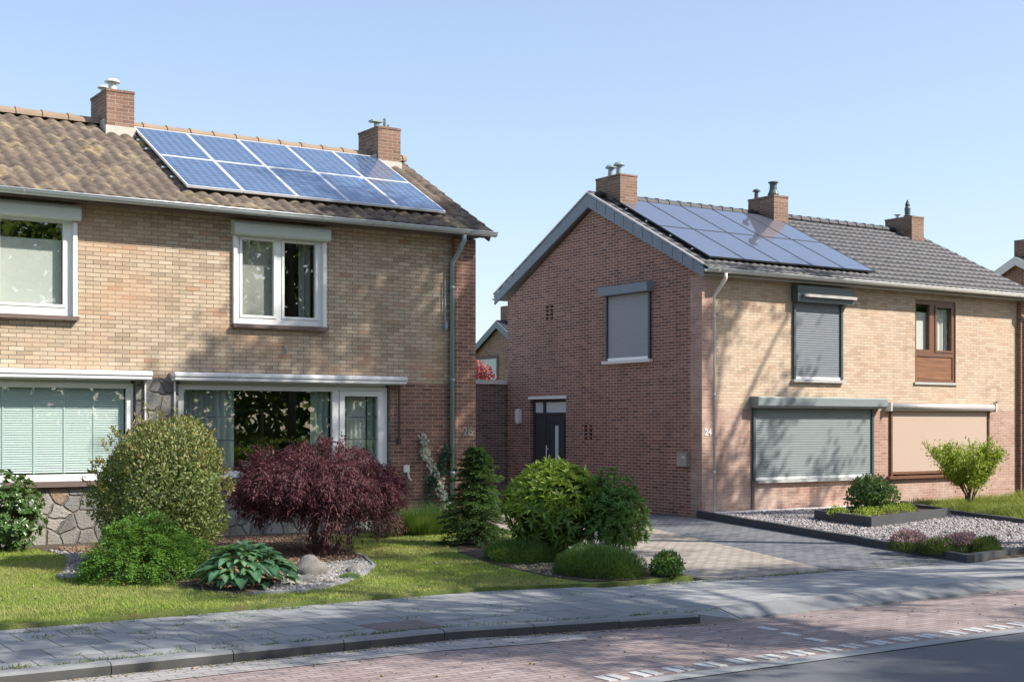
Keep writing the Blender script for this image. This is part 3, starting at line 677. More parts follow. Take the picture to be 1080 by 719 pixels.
def barge(x, mat, ht=.26, drop=.05):
    b = MB()
    for s in (1, -1):
        ye, yr = (EYR+.02, RYR+.0) if s > 0 else (2*RYR-EYR-.02, RYR+.001)
        b.prism([(x, ye, EZR+drop*.6), (x, ye, EZR-ht*.75), (x, yr, RZR-ht), (x, yr, RZR+drop)][::s], (.035, 0, 0))
    o = b.build('bargeboard', mat, G)
    n = 12                                            # board joints as thin raised seams
    for i in range(1, n):
        t = i/n; yy = EYR+(RYR-EYR)*t; zz = EZR+SR*(yy-EYR); q = MB(); q.box(x-.004, x+.001, yy-.006, yy+.006, zz-ht*.72, zz+drop*.4); q.build('board_seam', M['anthracite'], o)
    c = MB()                                          # verge tiles' pale upper edge
    for s in (1, -1):
        ye = EYR if s > 0 else 2*RYR-EYR
        c.bar((x+.0, ye, EZR+drop+.02), (x+.0, RYR, RZR+drop+.03), .05, .03)
    c.build('verge_trim', M['cassette'], o)
barge(18.535, M['slate_board']); 
ridge(G, 18.55, 29.62, RYR, RZR+.055, .11, M['tile_dark'], .33)
gutter(G, 18.56, 29.8, EYR-.05, EZR-.02, .065, M['zinc_white'], 1.4)
gutter(G, 18.56, 29.8, 2*RYR-EYR+.05, EZR-.02, .065, M['zinc_white'], 1.4)
downpipe(G, 19.055, YR-.07, 4.84, EYR-.05, -.1, M['zinc_white'], .04)
downpipe(G, 29.36, YR-.19, 4.84, EYR-.05, -.1, M['zinc_white'], .045)
c1 = chimney(G, 18.98, 19.47, 23.98, 24.88, 6.30, 7.38, 1); cowl(c1, 19.12, 24.2, 7.38, .3, .13, 'mushroom', M['pipe_grey']); cowl(c1, 19.16, 24.55, 7.38, .3, .13, 'mushroom', M['pipe_grey'])
c2 = chimney(G, 23.72, 24.20, 23.95, 24.85, 6.30, 7.34, 1); cowl(c2, 23.84, 24.1, 7.34, .34, .12, 'spool', M['antgreen']); cowl(c2, 23.78, 24.62, 7.34, .24, .10, 'mushroom', M['antgreen'])
c3 = chimney(G, 28.75, 29.23, 23.95, 24.85, 6.30, 7.26, 1); cowl(c3, 28.88, 24.2, 7.26, .46, .09, 'spike', M['antgreen']); cowl(c3, 28.84, 24.5, 7.26, .12, .10, 'mushroom', M['zinc'])
b = MB(); b.lathe([(.06,0),(.06,.3),(.075,.31),(.085,.42),(.06,.52),(.055,.62),(.045,.63)], (19.74, 24.45, 6.8)); b.build('vent_pipe', M['antgreen'], G)
# shutters on the facade
def shutter(x0, x1, z0, z1, mat, box, rail=True, ax='y', y=None, guide=.06, gm=None, name='roller_shutter'):
    y = YR if y is None else y; gm = gm or M['antgreen']
    if rail is None:
        b = MB(); b.box(x0+guide, x1-guide, y-.02, y-.012, z0+.09, z1); o = b.build(name, mat, G)
    else: o = slats(name, x0+guide, x1-guide, z0+.06, z1, y-.012, .052, mat, G, ax)
    for a in (x0, x1-guide):
        p = MB()
        if ax == 'y': p.box(a, a+guide, y-.055, y+.04, z0, z1)
        else: p.box(y-.055, y+.04, a, a+guide, z0, z1)
        p.build('guide_rail', gm, o)
    q = MB()
    if ax == 'y': q.box(x0+guide, x1-guide, y-.035, y-.010, z0+.03*(rail is None), z0+.058+.03*(rail is None))
    else: q.box(y-.035, y-.012, x0+guide, x1-guide, z0, z0+.058)
    q.build('bottom_rail', M['alu'] if rail else M['brown_frame'], o)
    return o
o = shutter(*S1, M['grey_blue'], None)
b = MB(); b.box(21.36, 23.10, YR-.20, YR+.05, 4.40, 4.745); b.build('shutter_box', M['antgreen'], o)
b = MB(); b.box(21.50, 23.12, YR-.28, YR-.205, 4.50, 4.56); b.build('awning_rail', M['cassette'], o)
b = MB(); b.box(21.36, 22.96, YR-.09, YR+.02, 2.665, 2.725); b.build('sill', M['sill_stone'], o)
o = shutter(*S2, M['grey_green'], None)
b = MB(); b.prism([(20.14, YR-.002, 2.345), (20.14, YR-.24, 2.335), (20.14, YR-.26, 2.31), (20.14, YR-.26, 2.15), (20.14, YR-.22, 2.10), (20.14, YR-.002, 2.10)], (4.0, 0, 0)); b.build('shutter_box', M['grey_green'], o)
b = MB(); b.box(20.18, 20.25, YR-.03, YR-.002, -.12, .565); b.build('dark_strip', M['sill'], o)  # narrow dark strip on the wall below the shutter's left edge
b = MB(); b.box(20.28, 20.93+2.9, YR-.10, YR+.02, .505, .563); b.build('sill', M['sill_stone'], o)
o = shutter(*S3, M['beige_screen'], None, None, gm=M['brown_frame'], guide=.05, name='screen_blind')
b = MB(); b.box(24.40, 28.1, YR-.10, YR-.002, .50, .565); b.build('sill', M['brown_frame'], o)
b = MB(); b.tube([(24.38, YR-.095, 2.15), (28.12, YR-.095, 2.15)], .085, 14); b.build('screen_cassette', M['cassette'], o, True)
b = MB(); b.box(24.35, 24.378, YR-.19, YR, 2.05, 2.25); b.build('end_bracket', M['coping'], o)
b = MB(); b.box(28.122, 28.15, YR-.19, YR, 2.05, 2.25); b.build('end_bracket', M['coping'], o)
b = MB(); b.tube([(28.15, YR-.1, 2.2), (28.3, YR-.03, 2.3), (28.42, YR-.02, 2.3)], .012, 6); b.build('cable', M['sill'], o)
# wood-framed window
f = window(G, 25.39, 26.83, 2.74, 4.65, YR+.03, [(25.46, 25.93, 3.50, 4.56), (26.11, 26.76, 3.44, 4.56), (25.46, 26.76, 2.80, 3.34)], M['brown_frame'], M['glass_clear'], .08, .0)
for ch in list(f.children):
    if ch.name.startswith('pane') and min(v.co.z for v in ch.data.vertices) < 3.1+.14: bpy.data.objects.remove(ch)
b = MB(); b.box(25.465, 26.755, YR+.05, YR+.07, 2.805, 3.335); b.build('wood_panel', M['wood'], f)
s_ = MB(); s_.wall('y', YR+.012, YR+.07, 26.115, 26.755, 3.445, 4.555, [(26.165, 26.705, 3.495, 4.505)]); s_.build('sash', M['brown_frame'], f)
b = MB(); b.box(25.40, 25.95, YR+.14, YR+.145, 3.4, 4.38); b.build('roller_blind', M['blind'], f)
curtain('curtain', 26.1, 26.74, 3.3, 4.48, YR+.17, M['blind'], f, .02, .16)
b = MB(); b.box(25.34, 26.88, YR-.04, YR+.02, 2.68, 2.735); b.build('sill', M['sill_stone'], f)
# gable: shutter, door, lamp, vents behind
o = shutter(22.55, 24.11, 3.16, 4.60, M['grey_pale'], None, True, 'x', XG, .06, M['anthracite'])
b = MB(); b.box(XG-.19, XG+.04, 22.47, 24.20, 4.605, 4.80); b.build('shutter_box', M['slate_board'], o)
b = MB(); b.box(XG-.10, XG+.02, 22.50, 24.18, 3.09, 3.155); b.build('sill', M['coping'], o)
d = MB(); d.wall('x', XG+.09, XG+.17, 25.66, 27.14, -.13, 2.35, [(25.74, 26.62, -.125, 1.98), (26.72, 27.07, 2.03, 2.28), (25.74, 26.62, 2.03, 2.28), (26.72, 27.07, .0, 1.95)])
do = d.build('front_door', M['anthracite'], G)
b = MB(); b.wall('x', XG+.115, XG+.16, 25.745, 26.615, -.12, 1.975, [(26.12, 26.27, .35, 1.72)]); b.box(XG+.10, XG+.114, 25.86, 26.50, .2, .23); b.box(XG+.10, XG+.114, 25.86, 26.50, 1.8, 1.83); b.box(XG+.10, XG+.114, 25.86, 25.89, .232, 1.798); b.box(XG+.10, XG+.114, 26.47, 26.50, .232, 1.798); b.build('door_leaf', M['anthracite'], do)
b = MB(); b.box(XG+.125, XG+.135, 26.121, 26.269, .351, 1.719); b.box(XG+.12, XG+.126, 26.72, 27.07, 2.03, 2.28); b.box(XG+.12, XG+.126, 25.74, 26.62, 2.03, 2.28); b.build('frosted_pane', M['frost'], do)
b = MB(); b.box(XG+.12, XG+.15, 26.72, 27.07, .0, 1.95); b.build('side_panel', M['anthracite'], do)
b = MB(); b.tube([(XG+.05, 26.52, .55), (XG+.05, 26.52, 1.25)], .014, 8); b.box(XG+.05, XG+.115, 26.51, 26.53, .6, .63); b.box(XG+.05, XG+.115, 26.51, 26.53, 1.15, 1.18); b.build('door_handle', M['alu'], do)
b = MB(); b.box(XG-.03, XG+.1, 25.62, 27.18, 2.353, 2.42); b.build('door_lintel', M['coping'], G)
b = MB(); b.box(XG+.26, XG+.28, YR+.3, 27.9, .05, 2.28); b.box(XG+.26, XG+.28, YR+.3, 27.9, 2.55, 4.74); b.build('vent_dark_sheet', M['black'], G)  # black sheets added behind the wall so the vent holes look dark
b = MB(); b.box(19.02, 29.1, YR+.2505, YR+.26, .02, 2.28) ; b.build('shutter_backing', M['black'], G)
digits('24', (18.77, YR-.118, 1.53), .19, plain('white_number', (.8,.8,.8), .5), G, .006)
t = tag(MB().box(XG-.09, XG-.002, 27.50, 27.66, 1.80, 2.10).box(XG-.075, XG-.01, 27.515, 27.645, 2.102, 2.13).box(XG-.075, XG-.01, 27.515, 27.645, 1.77, 1.798).build('wall_lamp', M['coping']), 'white box wall lamp on the dark gable beside the front door', 'wall lamp')
t = thing('mailbox', (XG, 21.45, .9), 'beige metal mailbox fixed on the dark brick gable near the corner', 'mailbox')
b = MB(); b.box(XG-.11, XG-.002, 21.30, 21.60, .88, 1.14); b.prism([(XG-.12, 21.29, 1.142), (XG-.12, 21.61, 1.142), (XG-.002, 21.61, 1.142), (XG-.002, 21.29, 1.142)], (0,0,.02)); b.build('body', plain('beige_metal', (.36,.34,.30), .45, .2), t)
b = MB(); b.box(XG-.114, XG-.1095, 21.34, 21.44, 1.06, 1.085); b.build('name_plate', M['white'], t)

# ------------------------------------------------------------------ solar panels
def make_panel(pw, pl, fm, cm, label, group):
    t = thing('solar_panel', (0,0,0), label, 'solar panel', group)
    b = MB(); e = .021 if fm is M['alu'] else .012
    for (x0,x1,y0,y1) in ((0,pw,0,e),(0,pw,pl-e,pl),(0,e,e,pl-e),(pw-e,pw,e,pl-e)): b.box(x0,x1,y0,y1,0,.038)
    b.build('frame', fm, t)
    c = MB(); c.box(e, pw-e, e, pl-e, .012, .032); o = c.build('cell_sheet', cm, t)
    lay = o.data.uv_layers[0].data
    for l in o.data.loops:
        v = o.data.vertices[l.vertex_index].co; lay[l.index].uv = ((v.x-e)/(pw-2*e), (v.y-e)/(pl-2*e))
    return t
NUM = ['first', 'second', 'third', 'fourth', 'fifth']
def panel_field(x0, x1, y0, y1, ye, ze, slope, h, fm, cm, what, group):
    ang = math.atan(slope); L = (y1-y0)/math.cos(ang); gp = .012 if fm is M['alu'] else .006; gp = gp if gp > .01 else .003; pw = (x1-x0)/5-gp; pl = L/2-gp; proto = None
    nrm = Vector((0, -math.sin(ang), math.cos(ang)))
    for r in range(2):
        for c in range(5):
            lab = '%s, %s from the left in the %s row' % (what, NUM[c], 'lower' if r == 0 else 'upper')
            o = proto = make_panel(pw, pl, fm, cm, lab, group) if proto is None else proto
            if r or c: o = copy_tree(proto); o['label'] = lab
            y = y0+(y1-y0)*r/2; o.location = Vector((x0+(x1-x0)*c/5, y, ze+slope*(y-ye)))+nrm*h
            o.rotation_euler = (ang, 0, 0)
panel_field(7.50, 12.16, 20.27, 22.83, EYL, EZL, SLP, .11, M['alu'], M['cells_blue'], 'blue silver-framed solar panel on the brown roof', 'blue solar panels on the left roof')
panel_field(18.96, 23.98, 21.05, 24.30, EYR, EZR, SR, .085, M['panel_black'], M['cells_sky_lift'], 'dark frameless-looking solar panel on the anthracite roof', 'dark solar panels on the right roof')
for hs, x0, ye, ze, sl_, ys in ((H, 7.32, EYL, EZL, SLP, (20.75, 21.15, 21.95, 22.35)), (G, 18.80, EYR, EZR, SR, (21.5, 22.2, 23.0, 23.7))):
    for y in ys:
        b = MB(); z = ze+sl_*(y-ye)+.095; b.box(x0+.10, x0+.26, y-.015, y+.015, z-.03, z-.005); b.build('mounting_rail', M['pipe_grey'], hs)

# ------------------------------------------------------------------ background buildings
t = thing('garage', (15.8, 28.3, -.14), 'low dark brick flat-roofed garage with white coping between the two houses', 'garage')
b = MB(); b.box(12.8, 18.9, 28.3, 32, -.25, 2.74); b.build('wall', M['bgbrick'], t)
b = MB(); b.box(12.76, 18.9, 28.24, 32, 2.742, 2.85); b.build('coping', M['coping'], t)
def far_house(xg, ya, za, half, slope, label, barge_mat, wy, wz, wcol, length=9):
    t = thing('far_house', (xg, ya, 0), label, 'house')
    ze = za-slope*half
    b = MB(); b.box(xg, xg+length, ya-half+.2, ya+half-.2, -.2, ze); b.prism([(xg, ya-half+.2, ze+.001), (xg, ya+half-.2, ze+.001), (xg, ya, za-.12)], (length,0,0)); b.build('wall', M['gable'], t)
    for s in (1, -1):
        b = MB(); b.prism([(xg-.15, ya-s*(half+.15), ze-.1), (xg-.15, ya, za), (xg-.15, ya, za+.09), (xg-.15, ya-s*(half+.15), ze-.01)][::s], (length+.3,0,0)); b.build('roof', M['tile_dark'], t)
        b = MB(); b.prism([(xg-.19, ya-s*(half+.13), ze-.26), (xg-.19, ya, za-.2), (xg-.19, ya, za+.06), (xg-.19, ya-s*(half+.13), ze-.03)][::s], (.036,0,0)); b.build('bargeboard', barge_mat, t)
    b = MB(); b.box(xg+.25, xg+.75, ya-.55, ya+.35, za-.4, za+.62); b.build('chimney', M['chim'], t)
    b = MB(); b.box(xg+.23, xg+.77, ya-.57, ya-.2, za-.3, za+.12); b.build('flashing', M['lead'], t)
    if wy:
        b = MB(); b.box(xg-.03, xg+.01, wy[0], wy[1], wz[0], wz[1]); f_ = b.build('window', M['sill'], t)
        b = MB(); b.box(xg-.04, xg-.031, wy[0]+.09, wy[1]-.09, wz[0]+.02, wz[1]-.12); b.build('pane', wcol, f_)
    return t
far_house(27.0, 41.1, 5.42, 3.9, .56, 'distant dark brick house with a white window seen between the two houses', M['slate_board'], (41.2, 42.65), (3.1, 4.25), M['blind'])
far_house(36.0, 25.9, 6.80, 3.9, .51, 'neighbouring red brick house with white bargeboards at the right edge of the photo', M['coping'], None, None, None)

# ------------------------------------------------------------------ vegetation toolkit (numpy leaf clouds)
def unit(a): return a/np.maximum(np.linalg.norm(a, axis=-1, keepdims=True), 1e-9)
def rdir(n): return unit(rng.normal(size=(n,3)))
def leaves(name, P, D, N, L, Wd, mat, parent, fold=.25, droop=.15):
    """one folded leaf per point: two triangles sharing a midrib"""
    n = len(P); D = unit(D); Sd = unit(np.cross(N, D)); N = np.cross(D, Sd)
    L = np.broadcast_to(np.asarray(L, float), (n,))[:,None]; Wd = np.broadcast_to(np.asarray(Wd, float), (n,))[:,None]
    base = P; mid = P+D*L*.48; tip = P+D*L-N*L*droop
    lf = mid+Sd*Wd*.5+N*Wd*fold; rt = mid-Sd*Wd*.5+N*Wd*fold
    V = np.stack([base, rt, tip, lf], 1).reshape(-1,3); i = np.arange(n)*4
    F = np.stack([np.stack([i,i+1,i+2],1), np.stack([i,i+2,i+3],1)],1).reshape(-1,3)
    return fast_mesh(name, V, F, mat, parent)
def lumpy(d, lobes, k=6, amp=.2):
    r = np.ones(len(d))
    for c, a in lobes: r += amp*a*np.exp(k*(d@c-1))
    return r
def make_lobes(n): return [(unit(rng.normal(size=3)), rng.uniform(-.5,1)) for _ in range(n)]
def ell_shell(n, rx, ry, rz, cz, depth=.35, amp=.25, nl=26, k=14, zmin=0.02, flat=0):
    d = rdir(int(n*1.7)); lob = make_lobes(nl); r = lumpy(d, lob, k, amp)*(1-depth*rng.random(len(d))**1.6)
    P = d*r[:,None]*np.array([rx,ry,rz])+np.array([0,0,cz]); o = unit(d/np.array([rx,ry,rz]))
    ok = P[:,2] > zmin; return P[ok][:n], o[ok][:n]
def stems(parent, n, h, spread, r=.015, mat=None, z0=0, name='stem'):
    b = MB()
    for i in range(n):
        a = 2*math.pi*i/n+rnd.uniform(-.4,.4); s = spread*rnd.uniform(.4,1); x0, y0 = .05*math.cos(a), .05*math.sin(a)
        pts = [(x0,y0,z0-.05)]
        for k in range(1,5):
            t = k/4; pts.append((x0+s*t**1.2*math.cos(a)+rnd.uniform(-.03,.03), y0+s*t**1.2*math.sin(a)+rnd.uniform(-.03,.03), z0+h*t*rnd.uniform(.92,1.05)))
        b.tube(pts, [r,r*.85,r*.65,r*.5,r*.25], 6)
    off = root_loc(parent); b.v = [(x+off.x, y+off.y, z+off.z) for x,y,z in b.v]
    return b.build(name, mat or M['twig'], parent, True)
def rosettes(name, C, A, nl, L, Wd, mat, parent, open_=.75, jit=.2, up=0, droop=.18):
    """whorl of nl leaves round every axis A at centre C"""
    n = len(C); A = unit(A+np.array([0,0,up])); U = unit(np.cross(A, rdir(n))); Q = np.cross(A, U)
    t = (np.arange(nl)*2*np.pi/nl)[None,:]+rng.random((n,1))*6.28+rng.normal(size=(n,nl))*.15
    side = U[:,None,:]*np.cos(t)[...,None]+Q[:,None,:]*np.sin(t)[...,None]
    op = open_+rng.normal(size=(n,nl,1))*jit
    D = unit(side*op+A[:,None,:]*(1.1-op)); N = unit(A[:,None,:]*op-side*(1-op)*.6)
    ll = L*rng.uniform(.65,1.15,(n,nl))
    return leaves(name, np.repeat(C[:,None,:],nl,1).reshape(-1,3), D.reshape(-1,3), N.reshape(-1,3), ll.ravel(), ll.ravel()*Wd/L, mat, parent, .2, droop)
def blades(name, P, D, L, Wd, mat, parent, curve=.4, seg=3):
    n = len(P); D = unit(D); L = np.broadcast_to(np.asarray(L,float),(n,))[:,None]; Wd = np.broadcast_to(np.asarray(Wd,float),(n,))[:,None]
    hd = D.copy(); hd[:,2] = 0; hd = unit(hd+1e-6); Sd = unit(np.cross(D, np.array([0,0,1.])+.01*rdir(n)))
    rows = []
    for k in range(seg+1):
        t = k/seg; c = P+D*L*t+hd*L*curve*t*t*.5-np.array([0,0,1])*L*curve*t*t*.45; w_ = Wd*.5*(1-t*.95)
        rows += [c-Sd*w_, c+Sd*w_]
    V = np.stack(rows,1).reshape(-1,3); m = 2*(seg+1); i = np.arange(n)*m
    F = np.concatenate([np.stack([i+2*k,i+2*k+1,i+2*k+3,i+2*k+2],1) for k in range(seg)],0)
    return fast_mesh(name, V, F, mat, parent)
def in_poly(x, y, poly):
    c = np.zeros(len(x), bool); n = len(poly)
    for i in range(n):
        (x0,y0),(x1,y1) = poly[i], poly[(i+1)%n]
        with np.errstate(divide='ignore', invalid='ignore'):
            c ^= ((y0 > y) != (y1 > y)) & (x < (x1-x0)*(y-y0)/((y1-y0) if y1 != y0 else 1e-9)+x0)
    return c
def stones(name, P, r, mat, label, parent=None):
    n = len(P); t = np.array([(0,0,.7),(1,0,0),(.31,.95,0),(-.81,.59,0),(-.81,-.59,0),(.31,-.95,0),(0,0,-.7)])
    f = np.array([(0,1,2),(0,2,3),(0,3,4),(0,4,5),(0,5,1),(6,2,1),(6,3,2),(6,4,3),(6,5,4),(6,1,5)])
    s = t[None]*(r[:,None,None]*rng.uniform(.6,1.25,(n,7,1)))*rng.uniform(.7,1.3,(n,1,3)); a = rng.random(n)*6.28
    x = s[...,0]*np.cos(a)[:,None]-s[...,1]*np.sin(a)[:,None]; y = s[...,0]*np.sin(a)[:,None]+s[...,1]*np.cos(a)[:,None]
    V = np.stack([x,y,s[...,2]],-1)+P[:,None,:]; F = (np.arange(n)*7)[:,None,None]+f[None]
    o = fast_mesh(name, V.reshape(-1,3), F.reshape(-1,3), mat, parent, True); return o

G_ = lambda *s: [(i/(len(s)-1), c) for i, c in enumerate(s)]
L_grass = leaf_mat('grass_blades', G_((.17,.28,.035),(.24,.35,.05),(.30,.37,.075),(.38,.37,.13),(.20,.32,.04)), .7, .35, .2, (.42,.38,.16))
L_big = leaf_mat('variegated_small_leaves', G_((.08,.125,.03),(.13,.18,.045),(.19,.23,.07),(.105,.155,.04),(.30,.32,.16),(.15,.19,.05)), .45, .3)
L_bigtop = leaf_mat('yellowish_young_leaves', G_((.24,.22,.07),(.32,.29,.10),(.20,.22,.065),(.34,.26,.11)), .5, .3)
L_gloss = leaf_mat('glossy_dark_leaves', G_((.035,.085,.018),(.06,.13,.03),(.09,.17,.045),(.05,.11,.024)), .3, .15, .6)
L_jun = leaf_mat('fresh_green_sprays', G_((.075,.20,.03),(.12,.28,.045),(.17,.35,.07),(.10,.235,.04)), .55, .3)
L_maple = leaf_mat('purple_maple_leaves', G_((.08,.027,.038),(.13,.045,.058),(.19,.07,.085),(.10,.035,.047),(.25,.11,.10)), .5, .4)
L_con = leaf_mat('conifer_needles', G_((.05,.12,.035),(.075,.17,.05),(.11,.22,.07)), .55, .15)
L_lau = leaf_mat('laurel_leaves', G_((.10,.20,.03),(.15,.27,.04),(.21,.34,.05),(.12,.22,.03)), .3, .35, .5)
L_lauN = leaf_mat('laurel_young_leaves', G_((.30,.44,.05),(.40,.52,.07),(.24,.37,.04)), .35, .35, .5)
L_pie = leaf_mat('pieris_leaves', G_((.06,.145,.03),(.10,.21,.04),(.15,.27,.055),(.08,.17,.035)), .4, .25)
L_hedge = leaf_mat('low_hedge_leaves', G_((.07,.15,.035),(.115,.215,.05),(.165,.28,.07)), .5, .3)
L_hosta = leaf_mat('blue_green_hosta_leaves', G_((.09,.215,.11),(.135,.30,.15),(.19,.37,.19),(.11,.245,.11)), .4, .3, .45)
L_lav = leaf_mat('green_grass_tuft', G_((.09,.18,.045),(.13,.235,.06),(.18,.28,.09)), .6, .3)
L_beige = leaf_mat('beige_green_leaves', G_((.22,.20,.10),(.15,.16,.06),(.30,.24,.14)), .6, .3)
L_sum = leaf_mat('yellow_green_leaves', G_((.19,.27,.03),(.29,.38,.045),(.38,.46,.065),(.23,.31,.035)), .45, .4)
L_yg = leaf_mat('yellow_green_grass', G_((.18,.22,.03),(.26,.29,.05),(.12,.17,.03)), .6, .35)
L_hyd = leaf_mat('dark_garden_leaves', G_((.04,.105,.03),(.07,.155,.04),(.10,.20,.055)), .45, .25)
L_pink = leaf_mat('pink_heather_bloom', G_((.46,.27,.30),(.55,.37,.38),(.36,.22,.23)), .8, .2)
L_heath = leaf_mat('heather_green', G_((.05,.10,.025),(.09,.15,.035),(.14,.18,.05)), .7, .2)
L_vw = leaf_mat('cream_variegated_leaves', G_((.58,.58,.44),(.66,.66,.55),(.40,.46,.30)), .5, .25)
L_vg = leaf_mat('dark_ivy_leaves', G_((.025,.07,.035),(.04,.10,.05)), .4, .2)
L_redf = leaf_mat('red_blossom', G_((.55,.06,.06),(.65,.16,.14),(.5,.10,.10)), .6, .3)
L_tree = leaf_mat('street_tree_leaves', G_((.045,.09,.016),(.07,.13,.024),(.095,.16,.035)), .5, .45)
L_bud = leaf_mat('brown_seed_heads', G_((.10,.05,.035),(.15,.08,.05)), .8, 0)
L_weed = leaf_mat('paving_weeds', G_((.07,.12,.03),(.12,.17,.045),(.20,.19,.08)), .7, .25)
L_litter = leaf_mat('dry_leaf_bits', G_((.30,.24,.14),(.22,.2,.1),(.42,.38,.28)), .9, .1)
L_gravel = leaf_mat('pink_grey_gravel', G_((.15,.138,.138),(.28,.255,.255),(.38,.35,.345),(.21,.185,.188),(.46,.43,.42),(.12,.11,.112)), .85, 0)
L_pebble = leaf_mat('grey_pebbles', G_((.12,.12,.12),(.24,.235,.23),(.36,.345,.32),(.17,.16,.15),(.30,.24,.19)), .8, 0)
L_bark = leaf_mat('bark_mulch', G_((.10,.065,.045),(.20,.13,.09),(.30,.20,.14)), .95, 0)

# ---- lawn: mown blades
LAWN = [(-1.5,12.78),(8.1,12.77),(9.3,12.42),(9.3,13.2),(9.42,14.5),(9.85,16.2),(10.7,17.8),(11.6,18.6),(11.6,19.6),(-1.5,20.1)]
def scatter(poly, dens, holes=()):
    xs = [p[0] for p in poly]; ys = [p[1] for p in poly]; A = (max(xs)-min(xs))*(max(ys)-min(ys)); n = int(A*dens)
    x = rng.uniform(min(xs),max(xs),n); y = rng.uniform(min(ys),max(ys),n); ok = in_poly(x,y,poly)
    for h in holes: ok &= ~in_poly(x,y,h)
    return x[ok], y[ok]
x, y = scatter([p if p[0] > 0 else (1.0, p[1]) for p in LAWN], 3000, [BED])
patch = np.sin(x*1.7+1.3*np.sin(y*1.1))+np.sin(y*2.3+x*.6)+.6*np.sin(3.1*x-2.2*y)
h = .032+.014*rng.random(len(x))+.006*patch.clip(-1,1)
tuft = rng.random(len(x)) < .02; h[tuft] *= 1.8
P = np.stack([x, y, LZ(y)+.0*x], 1); D = rng.normal(size=(len(x),3))*.45; D[:,2] = 1
g = blades('lawn_grass', P, D, h, .0075, L_grass, None, .5, 1); tag(g, kind='stuff'); tag(g, 'short mown green lawn grass in front of the left house', 'grass')

x, y = scatter([p if p[0] > 0 else (1.0, p[1]) for p in LAWN], 3.2, [BED]); o = stones('lawn_litter', np.stack([x,y,LZ(y)+.035],1), .014*rng.uniform(.5,1.6,len(x)), L_litter, ''); tag(o, 'pale dry leaf bits scattered over the lawn', 'litter', kind='stuff')
# ---- large round shrub
def shrub_base(name, x, y, z, label, cat='shrub', group=None, rz=0): return thing(name, (x,y,z), label, cat, group, rz)
t = shrub_base('round_shrub', 5.86, 16.7, LZ(16.7), 'large round olive-green shrub with tiny variegated leaves before the left windows')
P, o = ell_shell(30000, .78, .78, .90, .84, .5, .20, 90, 34)
hole = np.sin(P[:,0]*9+2*np.sin(P[:,2]*7))*np.sin(P[:,2]*8+1.5*np.sin(P[:,1]*9)); k = (hole < .55) | (rng.random(len(P)) < .45); P = P[k]; o = o[k]
sp, so_ = ell_shell(120, .82, .82, .94, .86, .06, .18, 60, 30); k = so_[:,2] > -.2; sp = sp[k]; so_ = so_[k]
sd_ = unit(so_+np.array([0,0,.7])+rdir(len(sp))*.4); q = rng.random((len(sp),26,1)); SP = (sp[:,None,:]+sd_[:,None,:]*q*rng.uniform(.05,.2,(len(sp),1,1))+rng.normal(size=(len(sp),26,3))*.012).reshape(-1,3)
leaves('stray_shoots', SP, np.repeat(sd_,26,0)+rdir(len(SP))*.8, rdir(len(SP)), .045, .02, L_bigtop, t)
D = o*.6+rdir(len(P))*.8+np.array([0,0,.35]); leaves('foliage', P, D, o+rdir(len(P))*.6, .055*rng.uniform(.6,1.2,len(P)), .028, L_big, t)
k = (o[:,2] > .35) & (rng.random(len(P)) < .35); leaves('young_leaves', P[k]+o[k]*.03, D[k]+np.array([0,0,.5]), o[k]+rdir(k.sum())*.5, .05, .024, L_bigtop, t)
stems(t, 9, 1.3, .55, .02)
# ---- low bright green spreading shrub
t = shrub_base('spreading_shrub', 5.2, 15.4, LZ(15.3), 'low bright green fern-like shrub arching in front of the big round shrub')
C, o = ell_shell(560, .56, .50, .50, .12, .35, .3, 24, 14)
n = 36; q = rng.random((len(C), n)); out = unit(o*np.array([1,1,.25])+rdir(len(C))*.3)
pos = C[:,None,:]+out[:,None,:]*(q[...,None]*.20)-np.array([0,0,1])*(q[...,None]**2*.10)+rng.normal(size=(len(C),n,3))*.018
sd = unit(np.cross(out, [0,0,1.]))[:,None,:]*np.where(rng.random((len(C),n,1))<.5,1,-1)
D = out[:,None,:]*.8+sd*.8+rng.normal(size=(len(C),n,3))*.25; N = np.tile(np.array([0,0,1.]),(len(C)*n,1))+rdir(len(C)*n)*.4
leaves('foliage', pos.reshape(-1,3), D.reshape(-1,3), N, .045, .016, L_jun, t); stems(t, 7, .4, .45, .012)
# ---- glossy shrub at far left
t = shrub_base('glossy_shrub', 4.62, 19.55, LZ(19.6), 'dark glossy-leaved shrub under the lower left window at the photo edge')
P, o = ell_shell(420, .52, .42, .58, .52, .6, .3, 20, 10); rosettes('foliage', P, o+np.array([0,0,.6]), 8, .085, .045, L_gloss, t, .7); stems(t, 6, .9, .35, .014)
